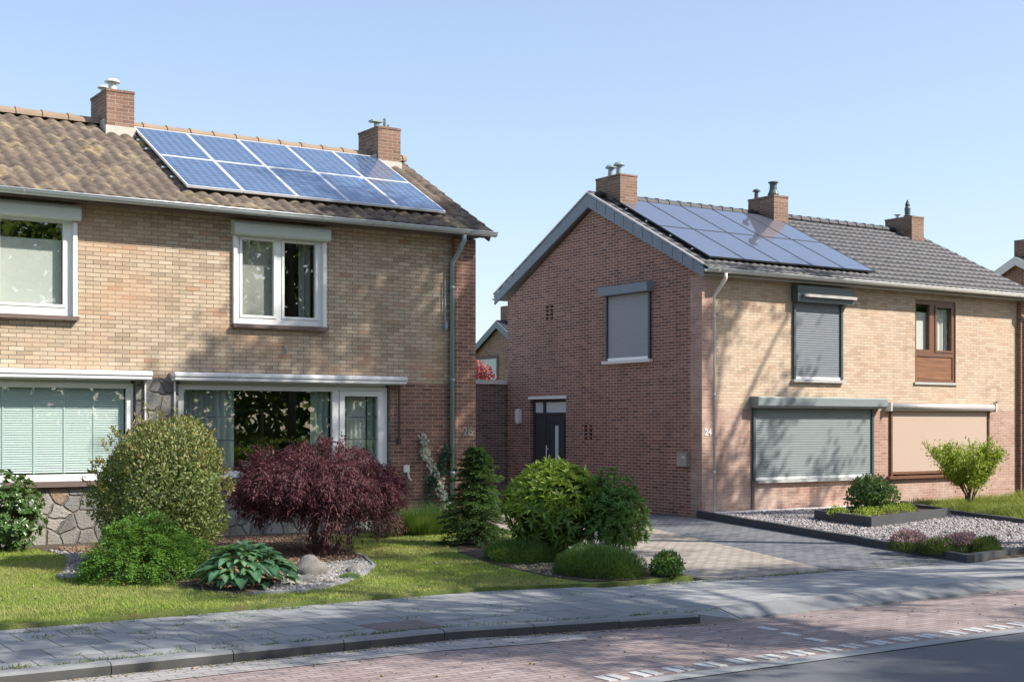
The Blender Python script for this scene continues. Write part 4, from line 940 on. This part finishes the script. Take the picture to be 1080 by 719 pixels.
# ---- hosta
t = hosta = shrub_base('hosta', 5.98, 14.25, LZ(14), 'blue-green hosta with broad ribbed leaves at the front of the bed', 'plant')
def hosta_leaf_mesh(n=270):
    V = []; F = []
    for i in range(n):
        a = rng.random()*6.283; q = math.sqrt(rng.random()); rr = q*.66; hh = .40-.27*q**1.6+rng.uniform(-.06,.05)
        L = rng.uniform(.095,.19); W_ = L*rng.uniform(.55,.74); tilt = .75-.85*q+rng.uniform(-.3,.3)
        ca, sa = (lambda w_: (math.cos(a+w_), math.sin(a+w_)))(rng.uniform(-.7,.7)); b0 = len(V); c0 = np.array([math.cos(a)*rr*.62, math.sin(a)*rr*.58, hh])
        ns, nw = 7, 5
        for s_ in range(ns):
            u = s_/(ns-1); wd = W_*.5*(math.sin(math.pi*min(1,u**.62))**.8 if 0 < u < 1 else .06)
            ang = tilt+.9*(.35-u)
            for k_ in range(nw):
                v = (k_/(nw-1)-.5)*2; lx = L*u; ly = wd*v; lz = .35*abs(v)*wd-.42*L*u*u+.008*math.sin(v*9)
                X = lx*math.cos(tilt)-lz*math.sin(tilt)*0; Z = lx*math.sin(tilt)+lz
                V.append((c0[0]+X*ca-ly*sa, c0[1]+X*sa+ly*ca, max(.01, c0[2]+Z)))
        for s_ in range(ns-1):
            for k_ in range(nw-1): p = b0+s_*nw+k_; F.append((p,p+1,p+nw+1,p+nw))
    return np.array(V), np.array(F)
V, F = hosta_leaf_mesh(); fast_mesh('foliage', V, F, L_hosta, t, True); stems(t, 16, .36, .25, .008, L_jun); hosta.scale = (1.15,1.15,1.05)
# ---- weeping purple maple
t = thing('japanese_maple', (8.16, 17.05, LZ(17)), 'weeping purple-leaved Japanese maple with a broad dome crown', 'tree')
C, o = ell_shell(1500, 1.0, .92, .50, .80, .55, .20, 34, 10, .50)
C[:,2] += .10; lay_ = np.sin(C[:,2]*30+2.2*np.arctan2(C[:,1],C[:,0])); C[:,2] += lay_*.05
hd = o*np.array([1,1,.15]); hd = unit(hd+rdir(len(C))*.35)
n = 22; q = rng.random((len(C), n))
pos = C[:,None,:]+hd[:,None,:]*(q[...,None]*.17)-np.array([0,0,1])*(q[...,None]**2*.13)+rng.normal(size=(len(C),n,3))*.028
D = hd[:,None,:]+rng.normal(size=(len(C),n,3))*.55+np.array([0,0,-.45]); N = np.tile(np.array([0,0,1.]),(len(C)*n,1))+rdir(len(C)*n)*.5+np.repeat(hd,n,0)*.5
leaves('crown', pos.reshape(-1,3), D.reshape(-1,3), N, .075*rng.uniform(.6,1.2,len(C)*n), .017, L_maple, t, .1, .25)
C, o = ell_shell(260, .98, .85, .5, .62, .35, .2, 16, 10, .12); k = (C[:,1] < .25) | (C[:,0] > .2); C = C[k]; o = o[k]
lowx = (C[:,0] < -.30) | ((C[:,0] > .35) & (C[:,0] < .62)) | (rng.random(len(C)) < .35); C = C[~lowx]; o = o[~lowx]; hd = unit(o*np.array([1,1,.1])+rdir(len(C))*.3); n = 24; q = rng.random((len(C),n))
pos = C[:,None,:]+hd[:,None,:]*(q[...,None]*.1)-np.array([0,0,1])*(q[...,None]**1.3*.25)+rng.normal(size=(len(C),n,3))*.025
D = hd[:,None,:]*.5+rng.normal(size=(len(C),n,3))*.4+np.array([0,0,-.9]); N = np.repeat(hd,n,0)+rdir(len(C)*n)*.5
leaves('weeping_sprays', pos.reshape(-1,3), D.reshape(-1,3), N, .07, .016, L_maple, t, .1, .2)
b = MB(); off = root_loc(t)
b.tube([off+Vector(p) for p in ((0,0,-.1),(.03,0,.12),(-.03,.02,.3),(.04,0,.5),(0,0,.7))], [.075,.06,.055,.05,.04], 9)
for i in range(9):
    a = i*.7; r_ = rnd.uniform(.5,.85); b.tube([off+Vector((0,0,.45+.03*i)), off+Vector((r_*.4*math.cos(a), r_*.4*math.sin(a), .85)), off+Vector((r_*math.cos(a), r_*.9*math.sin(a), .85-.1*r_))], [.03,.02,.008], 6)
b.build('trunk', M['bark'], t, True)
# ---- bed: edging, pebbles, boulders
edge = BED[4:14]
b = MB()
for (x0,y0),(x1,y1) in zip(edge, edge[1:]):
    b.prism([(x0,y0,LZ(y0)-.06),(x1,y1,LZ(y1)-.06),(x1,y1,LZ(y1)+.03),(x0,y0,LZ(y0)+.03)], (-(y1-y0)*.04/math.hypot(x1-x0,y1-y0), (x1-x0)*.04/math.hypot(x1-x0,y1-y0), 0))
tag(b.build('bed_edging', M['concrete']), 'curved grey concrete edging round the pebble bed', 'edging')
PB = [(5.9,13.55),(6.26,13.47),(6.68,13.68),(7.06,13.98),(7.60,14.56),(8.08,15.27),(8.3,15.95),(7.2,15.6),(6.6,14.6)]
x, y = scatter(PB, 1500); z = LZ(y)+.02; o = stones('pebbles', np.stack([x,y,z],1), .022*rng.uniform(.5,1.6,len(x)), L_pebble, ''); tag(o, 'pale grey pebbles filling the front of the curved bed', 'pebbles', kind='stuff')
x, y = scatter([(5.4,14.6),(5.9,13.9),(6.6,14.6),(7.2,15.6),(8.3,15.95),(8.5,16.3),(8.7,17.4),(8.9,18.4),(9.3,19.3),(9,19.9),(5.3,19.6),(5.5,16.5)], 600); o = stones('bark_chips', np.stack([x,y,LZ(y)+.015],1), .02*rng.uniform(.5,1.5,len(x)), L_bark, ''); tag(o, 'brown bark chips under the purple maple', 'mulch', kind='stuff')
x, y = scatter([(4.3,15.9),(5.2,15.7),(5.4,18.6),(5.15,19.4),(5.15,18.4),(4.75,16.9)], 500); o = stones('pebbles', np.stack([x,y,LZ(y)+.015],1), .03*rng.uniform(.5,1.5,len(x)), L_pebble, ''); tag(o, 'grey pebbles behind the big round shrub at the bed edge', 'pebbles', kind='stuff')
def boulder(x, y, rx, ry, rz, label, seed):
    r2 = np.random.default_rng(seed); n1, n2 = 22, 12; V = []
    lob = [(unit(r2.normal(size=3)), r2.uniform(-.8,1)) for _ in range(14)]
    for i in range(n2+1):
        for j in range(n1):
            th = math.pi*i/n2; ph = 2*math.pi*j/n1; d = np.array([[math.sin(th)*math.cos(ph), math.sin(th)*math.sin(ph), math.cos(th)]])
            r_ = lumpy(d, lob, 9, .38)[0]+r2.normal()*.03; V.append((d[0]*r_)*np.array([rx,ry,rz])+np.array([x,y,LZ(y)+rz*.55]))
    F = np.array([(i*n1+j, i*n1+(j+1)%n1, (i+1)*n1+(j+1)%n1, (i+1)*n1+j) for i in range(n2) for j in range(n1)])
    return tag(fast_mesh('boulder', np.array(V), F[:, ::-1], M['rock'], None, False), label, 'boulder')
boulder(7.0, 14.75, .20, .16, .13, 'largest grey boulder, beside the hosta on the pebbles', 3)
boulder(6.72, 14.3, .12, .09, .05, 'small flat pale stone just in front of the largest boulder', 4)
boulder(7.55, 14.72, .10, .08, .06, 'rounded grey stone near the right rim of the pebble bed', 6)
t = shrub_base('moss_cushion', 7.22, 14.18, LZ(14.2)+.01, 'small mossy green cushion among the pebbles', 'plant'); P, o = ell_shell(700, .13, .09, .05, .01, .4, .2, 8, 8, 0); leaves('foliage', P, o+rdir(len(P))*.5, o, .02, .01, L_lav, t)
# ---- beige-green plant by the maple, upright plants against the stone
t = shrub_base('pale_shrub', 10.15, 18.7, LZ(19), 'pale beige-green leggy shrub to the right of the maple', 'shrub'); P, o = ell_shell(1100, .30, .26, .26, .22, .6, .3, 12, 10); leaves('foliage', P, o*.4+rdir(len(P)), o+rdir(len(P))*.5, .05, .022, L_beige, t); stems(t, 6, .4, .2, .01)
t = shrub_base('spiky_plant', 7.0, 18.3, LZ(18.3), 'small spiky green plant at the foot of the stone wall', 'plant'); n = 60; a = rng.random(n)*6.28; D = np.stack([np.cos(a)*.6,np.sin(a)*.6,rng.uniform(.6,1.3,n)],1); blades('foliage', np.zeros((n,3)), D, rng.uniform(.25,.42,n), .022, L_yg, t, .5)
# ---- grass tuft by the downpipe
t = shrub_base('lavender_tuft', 10.95, 18.95, LZ(19), 'soft green grass-like lavender clump against the red brick wall', 'plant'); n = 3200; a = rng.random(n)*6.28; q = rng.random(n)**.6
P = np.stack([np.cos(a)*q*.42,np.sin(a)*q*.3,np.zeros(n)],1); D = np.stack([np.cos(a)*q*.75,np.sin(a)*q*.75,np.ones(n)],1)+rng.normal(size=(n,3))*.12; blades('foliage', P, D, rng.uniform(.38,.68,n), .010, L_lav, t, .35)
# ---- climber on the red brick wall
t = thing('climbing_plant', (11.85, YL-.03, 0), 'cream and dark green variegated climber on the red brick wall by the downpipe', 'climber')
pw = np.array([(11.62,1.62),(11.68,1.4),(11.66,1.25),(11.80,1.05),(11.92,.85),(11.98,.68),(12.05,.52),(12.1,.35),(11.95,.1)]); ix = rng.integers(0,len(pw)-1,330); f_ = rng.random(330)[:,None]; q = pw[ix]*(1-f_)+pw[ix+1]*f_
P = np.stack([q[:,0]-11.85+rng.normal(size=330)*.035, -rng.uniform(.0,.10,330), q[:,1]+rng.normal(size=330)*.04],1); D = rdir(330)+np.array([0,-.4,-.3]); leaves('cream_leaves', P, D, np.array([0,-1.,.3])+rdir(330)*.5, .065, .05, L_vw, t)
pg = np.array([(12.08,1.35),(12.12,1.2),(12.02,1.0),(11.85,.8),(11.78,.75),(11.78,.5),(11.8,.3),(11.85,.1)]); ix = rng.integers(0,len(pg)-1,420); f_ = rng.random(420)[:,None]; q = pg[ix]*(1-f_)+pg[ix+1]*f_
P = np.stack([q[:,0]-11.85+rng.normal(size=420)*.055, -rng.uniform(.0,.09,420), q[:,1]+rng.normal(size=420)*.06],1); leaves('green_leaves', P, rdir(420)+np.array([0,-.4,-.3]), np.array([0,-1.,.3])+rdir(420)*.5, .06, .045, L_vg, t)
b = MB()
for pp in (pw, pg): b.tube([(px_, YL-.02, pz_) for px_, pz_ in pp], .008, 5)
b.build('vine_stem', M['twig'], t)
# ---- young conifer
t = thing('young_conifer', (10.72, 16.95, LZ(17)), 'small dark green conifer with drooping tiers beside the lawn', 'tree')
PP = []; DD = []; NN = []
b = MB(); off = root_loc(t); b.tube([off+Vector((0,0,-.05)), off+Vector((.01,0,.8)), off+Vector((0,0,1.42))], [.03,.02,.006], 7)
for i in range(120):
    hgt = .06+1.33*(i/120); rl = (.46*(1-(hgt/1.5)**1.5)+.05)*rnd.uniform(.65,1.15); a = i*2.4+rnd.uniform(-.3,.3); n = int(70+rl*330)
    q = rng.random(n)**.8; dr = np.array([math.cos(a),math.sin(a),0.]); lift = .25 if hgt > .9 else .05
    c = dr*rl*q[:,None]+np.array([0,0,1])*(hgt+rl*q*lift-.22*rl*q**2)[:,None]
    sd = np.cross(dr,[0,0,1.]); sg = np.where(rng.random(n)<.5,1,-1)[:,None]; c = c+sd*sg*(rng.random((n,1))*.10*rl/.4)*(1-q[:,None]*.5)+rng.normal(size=(n,3))*.012
    PP.append(c); DD.append(dr*.9+sd*sg*.9+rng.normal(size=(n,3))*.3+np.array([0,0,.1])); NN.append(np.tile([0,0,1.],(n,1))+rdir(n)*.4)
    b.tube([off+Vector((0,0,hgt)), off+Vector((math.cos(a)*rl*.9, math.sin(a)*rl*.9, hgt+rl*.9*lift-.18*rl))], [.008,.003], 4)
leaves('crown', np.concatenate(PP), np.concatenate(DD), np.concatenate(NN), .05, .012, L_con, t); b.build('trunk', M['bark'], t); t.scale = (1.22,1.22,1.03)
# ---- laurel / rhododendron and the pieris to its right
t = shrub_base('laurel_shrub', 10.62, 14.85, LZ(14.7), 'bright yellow-green laurel-like shrub with long glossy leaves, left of its darker neighbour')
P, o = ell_shell(430, .60, .56, .53, .66, .6, .18, 26, 12, .18); rosettes('foliage', P, o+np.array([0,0,.25]), 9, .145, .042, L_lau, t, .72, .2, .1, .25)
P, o = ell_shell(300, .62, .58, .55, .66, .12, .18, 26, 12, .5); k = o[:,2] > -.05; rosettes('young_leaves', P[k], o[k]+np.array([0,0,.5]), 8, .135, .04, L_lauN, t, .6, .2, .2, .2); stems(t, 8, .8, .4, .02)
t = shrub_base('pieris_shrub', 11.12, 14.2, LZ(14.2), 'mid-green bushy shrub with whorled leaves, right of the yellow-green laurel')
P, o = ell_shell(760, .46, .44, .50, .60, .7, .3, 26, 12, .1); rosettes('foliage', P, o+np.array([0,0,.5]), 9, .085, .024, L_pie, t, .65, .2, .2, .15); stems(t, 8, .75, .3, .014)
# ---- low hedge mounds and small bush
def mound(x, y, rx, ry, rz, label, n, rz_=0):
    t = thing('low_hedge_mound', (x,y,LZ(y)), label, 'shrub', 'low evergreen mounds', rz_); P, o = ell_shell(n, rx, ry, rz, 0.02, .3, .2, 40, 30, .0)
    blades('foliage', P, o*.7+np.array([0,0,.8])+rdir(n)[:len(P)]*.45, .055*rng.uniform(.6,1.3,len(P)), .010, L_hedge, t, .2, 1)
    P, o = ell_shell(n//2, rx*.9, ry*.9, rz*.85, 0.0, .5, .2, 20, 20, .0); leaves('inner_leaves', P, o+rdir(len(P)), o+rdir(len(P))*.5, .04, .02, L_hedge, t); stems(t, 6, rz*.7, rx*.5, .008)
mound(10.16, 14.9, .50, .55, .24, 'low dark green mound at the foot of the laurel, farther back', 8000)
mound(9.98, 13.02, .44, .62, .32, 'low dark green mound nearest the pavement', 12000, R(12))
t = shrub_base('small_bush', 10.6, 12.5, -.07, 'small light green bush at the pavement edge right of the low mound', 'shrub'); P, o = ell_shell(900, .20, .19, .17, .12, .6, .4, 14, 10, 0); leaves('foliage', P, o*.5+rdir(len(P))*.7+np.array([0,0,.4]), o+rdir(len(P))*.4, .055, .03, L_pie, t); stems(t, 6, .25, .15, .008)
x, y = scatter([(9.4,13.2),(9.8,13.6),(10.8,13.4),(10.9,14.4),(10.2,14.4),(9.5,14.3)], 260); o = stones('leaf_litter', np.stack([x,y,LZ(y)+.01],1), .02*rng.uniform(.5,1.5,len(x)), L_litter, ''); tag(o, 'dry leaf litter on the soil between the low mounds', 'litter', kind='stuff')

# ------------------------------------------------------------------ right garden: plinths, gravel, planter, plants
def plinth(name, pts, wd, z0, z1, label):
    b = MB()
    for (x0,y0),(x1,y1) in zip(pts, pts[1:]):
        L = math.hypot(x1-x0,y1-y0); n = max(1, round(L/1.0)); dx, dy = (x1-x0)/L, (y1-y0)/L
        for i in range(n):
            a, c = L*i/n+.003, L*(i+1)/n-.003; j = rnd.uniform(-.003,.003)
            P = lambda s_, o_: (x0+dx*s_-dy*o_, y0+dy*s_+dx*o_)
            q = [P(a,0),P(c,0),P(c,wd),P(a,wd)]; b.prism([(u,v,z0) for u,v in q], (0,0,z1-z0+j))
    return tag(b.build(name, M['plinth']), label, 'garden edging')
plinth('garden_edging', [(18.44,20.82),(15.20,11.74)], .12, -.3, .005, 'long charcoal concrete edging between driveway and gravel garden')
plinth('garden_edging', [(15.33,11.745),(17.5,12.06),(26,13.4)], .12, -.3, .004, 'charcoal concrete edging along the pavement in front of the gravel')
plinth('garden_edging', [(21.3,14.6),(22.45,17.45),(23.9,19.75),(24.42,20.53)], .12, -.3, .03, 'charcoal edging at the back dividing gravel from the yellow-green grass')
x, y = scatter([(15.5,12.0),(17.5,12.25),(21.3,13.2),(21.2,14.6),(22.4,17.5),(23.8,19.8),(24.2,20.5),(18.6,20.5)], 420)
o = stones('gravel', np.stack([x,y,np.full(len(x),-.055)],1), .026*rng.uniform(.5,1.5,len(x)), L_gravel, ''); tag(o, 'pinkish grey gravel filling the front garden of the right house', 'gravel', kind='stuff')
t = thing('raised_planter', (20.4, 17.6, -.08), 'low charcoal concrete planter box in the gravel garden', 'planter')
pc = [(19.12,18.24),(18.45,16.25),(21.75,17.2),(22.42,19.0)]
b = MB()
for i in range(4):
    (x0,y0),(x1,y1) = pc[i], pc[(i+1)%4]; cx, cy = 20.43, 17.67
    f = .93; b.prism([(x0,y0,-.12),(x1,y1,-.12),(cx+(x1-cx)*f,cy+(y1-cy)*f,-.12),(cx+(x0-cx)*f,cy+(y0-cy)*f,-.12)], (0,0,.25))
b.build('frame', M['plinth'], t)
b = MB(); b.add([(cx+(x-cx)*.94,cy+(y-cy)*.94,.08) for x,y in pc], [(0,1,2,3)]); b.build('soil', M['soil'], t)
t = shrub_base('garden_bush', 20.15, 17.75, .08, 'rounded dark green bush growing in the charcoal planter'); P, o = ell_shell(2600, .46, .42, .36, .30, .6, .25, 20, 12, 0.02); leaves('foliage', P, o*.5+rdir(len(P))*.7+np.array([0,0,.3]), o+rdir(len(P))*.4, .07, .038, L_hyd, t); stems(t, 8, .45, .3, .01)
t = shrub_base('seedhead_plant', 20.9, 18.35, .08, 'twiggy plant with brown seed heads behind the bush in the planter', 'plant'); n = 46; b = MB(); off = root_loc(t); tips = []
for i in range(n):
    a = rnd.random()*6.28; s = rnd.uniform(.1,.42); e = Vector((s*math.cos(a), s*math.sin(a), rnd.uniform(.35,.66))); tips.append(e); b.tube([off+Vector((.03*math.cos(a),.03*math.sin(a),0)), off+e*.6+Vector((0,0,.06)), off+e], [.005,.004,.003], 4)
b.build('stem', M['twig'], t); tp = np.repeat(np.array(tips),14,0)+rng.normal(size=(n*14,3))*.022; leaves('seed_heads', tp, rdir(len(tp)), rdir(len(tp)), .022, .016, L_bud, t)
t = shrub_base('edging_plants', 19.0, 17.0, .08, 'small light green tufts along the front rim of the planter', 'plant'); PP = []
for cx_, cy_, r_ in ((-.15,-.2,.16),(.35,0,.2),(1.0,.2,.18),(1.5,.3,.22),(-.05,.5,.2),(2.0,.6,.15)):
    P, o = ell_shell(240, r_, r_, .14, .02, .5, .3, 8, 8, 0); PP.append(P+np.array([cx_,cy_,0]))
P = np.concatenate(PP); leaves('foliage', P, rdir(len(P))+np.array([0,0,.8]), rdir(len(P)), .05, .02, L_sum, t)
# yellow-green multi-stem shrub
t = thing('ornamental_shrub', (25.0, 19.25, -.05), 'yellow-green multi-stemmed small tree in front of the beige screen', 'tree')
b = MB(); off = root_loc(t); PP = []; DD = []
for i in range(11):
    a = i*2*math.pi/11+rnd.uniform(-.3,.3); s = rnd.uniform(.4,.92); hh = rnd.uniform(1.0,1.42); pts = [Vector((.06*math.cos(a),.06*math.sin(a),-.05))]
    for k in range(1,6): u = k/5; pts.append(Vector((s*u**1.3*math.cos(a)+rnd.uniform(-.03,.03), s*u**1.3*math.sin(a)+rnd.uniform(-.03,.03), hh*u)))
    b.tube([off+p for p in pts], [.022,.019,.016,.012,.008,.004], 6)
    for k in range(20):
        u = rnd.uniform(.40,1.0); j = min(4, int(u*5)); p = pts[j].lerp(pts[j+1], u*5-j); e = p+Vector((rnd.uniform(-.22,.22), rnd.uniform(-.22,.22), rnd.uniform(.02,.26)))
        b.tube([off+p, off+e], [.005,.002], 4); n = 44; q = rng.random((n,1)); PP.append(np.array(p)*(1-q)+np.array(e)*q+rng.normal(size=(n,3))*.062); DD.append(rdir(n)*.8+np.array(e-p)*3+np.array([0,0,.1]))
P = np.concatenate(PP); leaves('crown', P, np.concatenate(DD), rdir(len(P))*.6+np.array([0,0,1.]), .085*rng.uniform(.6,1.2,len(P)), .03, L_sum, t); b.build('trunk', M['twig'], t)
# grass-like ground cover behind the edging
x, y = scatter([(21.6,14.6),(22.6,17.4),(24.1,19.8),(24.6,20.6),(29.4,20.6),(29.4,16.0),(25.0,14.6)], 750); z = np.full(len(x),-.06); a = rng.normal(size=(len(x),3))*.5; a[:,2] = 1
hv = .14+.26*(np.sin(x*2.1+y)*np.sin(y*1.7-x*.6)).clip(0,1)+.08*rng.random(len(x)); o = blades('ground_cover', np.stack([x,y,z],1), a, hv, .013, L_yg, None, .6, 2); tag(o, 'yellow-green grassy ground cover beside the right house wall', 'ground cover', kind='stuff')
# heathers in the front corner
def heather(x, y, rx, ry, rz, label, pink, n=2600):
    t = thing('heather', (x,y,-.06), label, 'plant', 'heather clumps at the gravel corner'); P, o = ell_shell(n, rx, ry, rz, .02, .3, .25, 24, 16, 0)
    blades('foliage', P, o*.6+np.array([0,0,.9])+rdir(len(P))*.4, .06*rng.uniform(.6,1.4,len(P)), .010, L_heath, t, .2, 1)
    if pink:
        k = (o[:,2] > .45) & (rng.random(len(P)) < pink); P = P[k]+np.array([0,0,.04]); leaves('blossom', P, rdir(len(P))*.6+np.array([0,0,1.]), rdir(len(P)), .04, .018, L_pink, t)
heather(15.55, 13.0, .30, .30, .22, 'pink-topped heather clump at the left end of the corner planting', .75)
heather(15.52, 12.45, .26, .26, .19, 'plain green heather clump between the two pink-topped ones', .08)
heather(15.95, 12.42, .34, .28, .20, 'pink-topped heather clump in the middle of the corner planting', .75)
heather(16.1, 12.12, .26, .2, .2, 'green heather clump spilling over the charcoal edging at the corner', 0)
heather(16.6, 12.95, .28, .25, .16, 'dark green low clump behind the pink heather on the gravel', 0, 1500)
# red blossom seen above the garage
t = shrub_base('red_flowering_shrub', 18.9, 30.3, 2.83, 'red-flowering plant on the flat garage roof between the houses', 'plant'); P, o = ell_shell(1500, .7, .45, .36, .22, .6, .4, 14, 10, 0)
leaves('blossom', P, rdir(len(P)), rdir(len(P)), .06, .05, L_redf, t); stems(t, 8, .4, .4, .012)

# ------------------------------------------------------------------ small things: plate, weeds, litter
tag(MB().box(5.82, 6.42, 10.70, 11.22, -.16, -.094).build('inspection_cover', M['rust']), 'worn rusty metal inspection cover set in the left pavement', 'drain cover')
xs = []; ys = []
for _ in range(150):
    if rnd.random() < .45: cx, cy = rnd.uniform(2.5, 9.2), 10.66+rnd.uniform(0,.06)
    elif rnd.random() < .5: cx, cy = rnd.uniform(2.5, 9), 12.70+rnd.uniform(-.12,.05)
    else: cx, cy = round(rnd.uniform(2.5,9.3)/.4)*.4, rnd.uniform(10.8,12.6)
    if cy < 10.9 and cx > 6.3: cy -= (min(cx,8.9)-6.3)*.19
    n = rnd.randint(6,34); xs += list(rng.normal(cx,.07,n)); ys += list(rng.normal(cy,.02,n))
for _ in range(60):
    u = rnd.random(); n = rnd.randint(4,22); cx, cy = rnd.uniform(9.6,15), 12.05+rnd.uniform(-.05,.1); xs += list(rng.normal(cx,.1,n)); ys += list(rng.normal(cy,.02,n))
x = np.array(xs); y = np.array(ys); D = rng.normal(size=(len(x),3))*.9; D[:,2] = .8
o = blades('weeds', np.stack([x,y,np.full(len(x),-.102)],1), D, rng.uniform(.02,.07,len(x)), .009, L_weed, None, .5, 1); tag(o, 'small weeds growing in the pavement joints', 'weeds', kind='stuff')
x = np.concatenate([rng.uniform(2.3,9.0,420), rng.uniform(3,14,160)]); y = np.concatenate([np.where(x[:420] < 6.3, 10.44, 10.44-(x[:420]-6.3)*.19)-np.abs(rng.normal(0,.05,420)), rng.uniform(8.2,10.2,160)])
o = stones('kerb_litter', np.stack([x,y,np.full(len(x),-.18)],1), .009*rng.uniform(.5,1.8,len(x)), L_litter, ''); tag(o, 'dry leaf bits gathered in the gutter along the kerb', 'litter', kind='stuff')

# ------------------------------------------------------------------ street trees beyond the frame (they cast the dappled shade and show in the windows)
def make_tree(name, h, cr, cz0, n_cl, per, label, sub=3):
    t = thing(name, (0,0,0), label, 'tree', 'street trees beyond the frame'); b = MB()
    b.tube([(0,0,-.4),(.05,0,h*.2),(-.05,.05,h*.45),(0,0,h*.7),(0,0,h*.92)], [.24,.19,.15,.09,.03], 10)
    C = []
    while len(C) < n_cl:
        d = unit(rng.normal(size=3)); q = rng.random()**.45; p = d*q*np.array([cr,cr,(h-cz0)/2])+np.array([0,0,(h+cz0)/2])
        if -.831*p[0]+.556*p[1] > .8 and p[2] < 10.8: continue
        C.append(p)
        for _ in range(sub): C.append(p+rng.normal(size=3)*np.array([.75,.75,.5]))
    C = np.array(C)[:n_cl]
    for p in C[:44]:
        z0 = max(cz0*.7, p[2]-.9-.35*math.hypot(p[0],p[1])); b.tube([(0,0,z0), (p[0]*.55,p[1]*.55,z0*.4+p[2]*.6), tuple(p)], [.07,.045,.012], 6)
    b.build('trunk', M['bark'], t, True)
    P = np.repeat(C,per,0)+rng.normal(size=(n_cl*per,3))*np.array([.36,.36,.24]); leaves('crown', P, rdir(len(P))+np.array([0,0,-.3]), rdir(len(P))+np.array([0,0,.8]), .17*rng.uniform(.7,1.2,len(P)), .11, L_tree, t)
    return t
big = make_tree('street_tree', 17.5, 4.6, 7.0, 92, 190, 'tall leafy street tree on the near pavement, right of the frame'); big.location = (19.8, 10.7, -.2)
t3 = make_tree('street_tree', 13.2, 5.0, 6.0, 62, 150, 'tall leafy tree across the road, shading the pavement'); t3.location = (15.2, 2.2, -.2); t3.rotation_euler.z = 2.1
t4 = make_tree('street_tree', 14.5, 4.2, 6.2, 42, 200, 'leafy tree across the road, farther right'); t4.location = (24.5, 1.8, -.2); t4.rotation_euler.z = 4.0
t5 = make_tree('street_tree', 16.4, 2.1, 7.0, 30, 165, 'slender open street tree far right, shading the corner of the right house'); t5.location = (28.4, 10.6, -.2)
t6 = copy_tree(big); t6['label'] = 'broad tree on the lawn across the road'; t6.location = (22.0, -7.5, -.2); t6.rotation_euler.z = 1.0
t = thing('opposite_hedge', (20, -3.2, -.06), 'clipped green hedge along the garden across the road', 'hedge')
n = 16000; P = np.stack([rng.uniform(-8,14,n), rng.uniform(-.4,.4,n), rng.uniform(0,1.3,n)],1); leaves('foliage', P, rdir(n), rdir(n), .11, .07, L_tree, t)
n = 60000; xx = rng.uniform(-25,75,n); top = 11.5+2.2*np.sin(xx*.35)+1.4*np.sin(xx*.9+1); P = np.stack([xx, -17+rng.normal(size=n)*1.6, rng.random(n)**.8*top-.2],1)
o = leaves('added_tree_belt', P, rdir(n), rdir(n)+np.array([0,0,.6]), .55, .36, L_tree, None); tag(o, 'added tree belt across the road that blocks sky in the window reflections', 'trees', kind='stuff')  # belt added off frame, tall enough to hide sky in window reflections
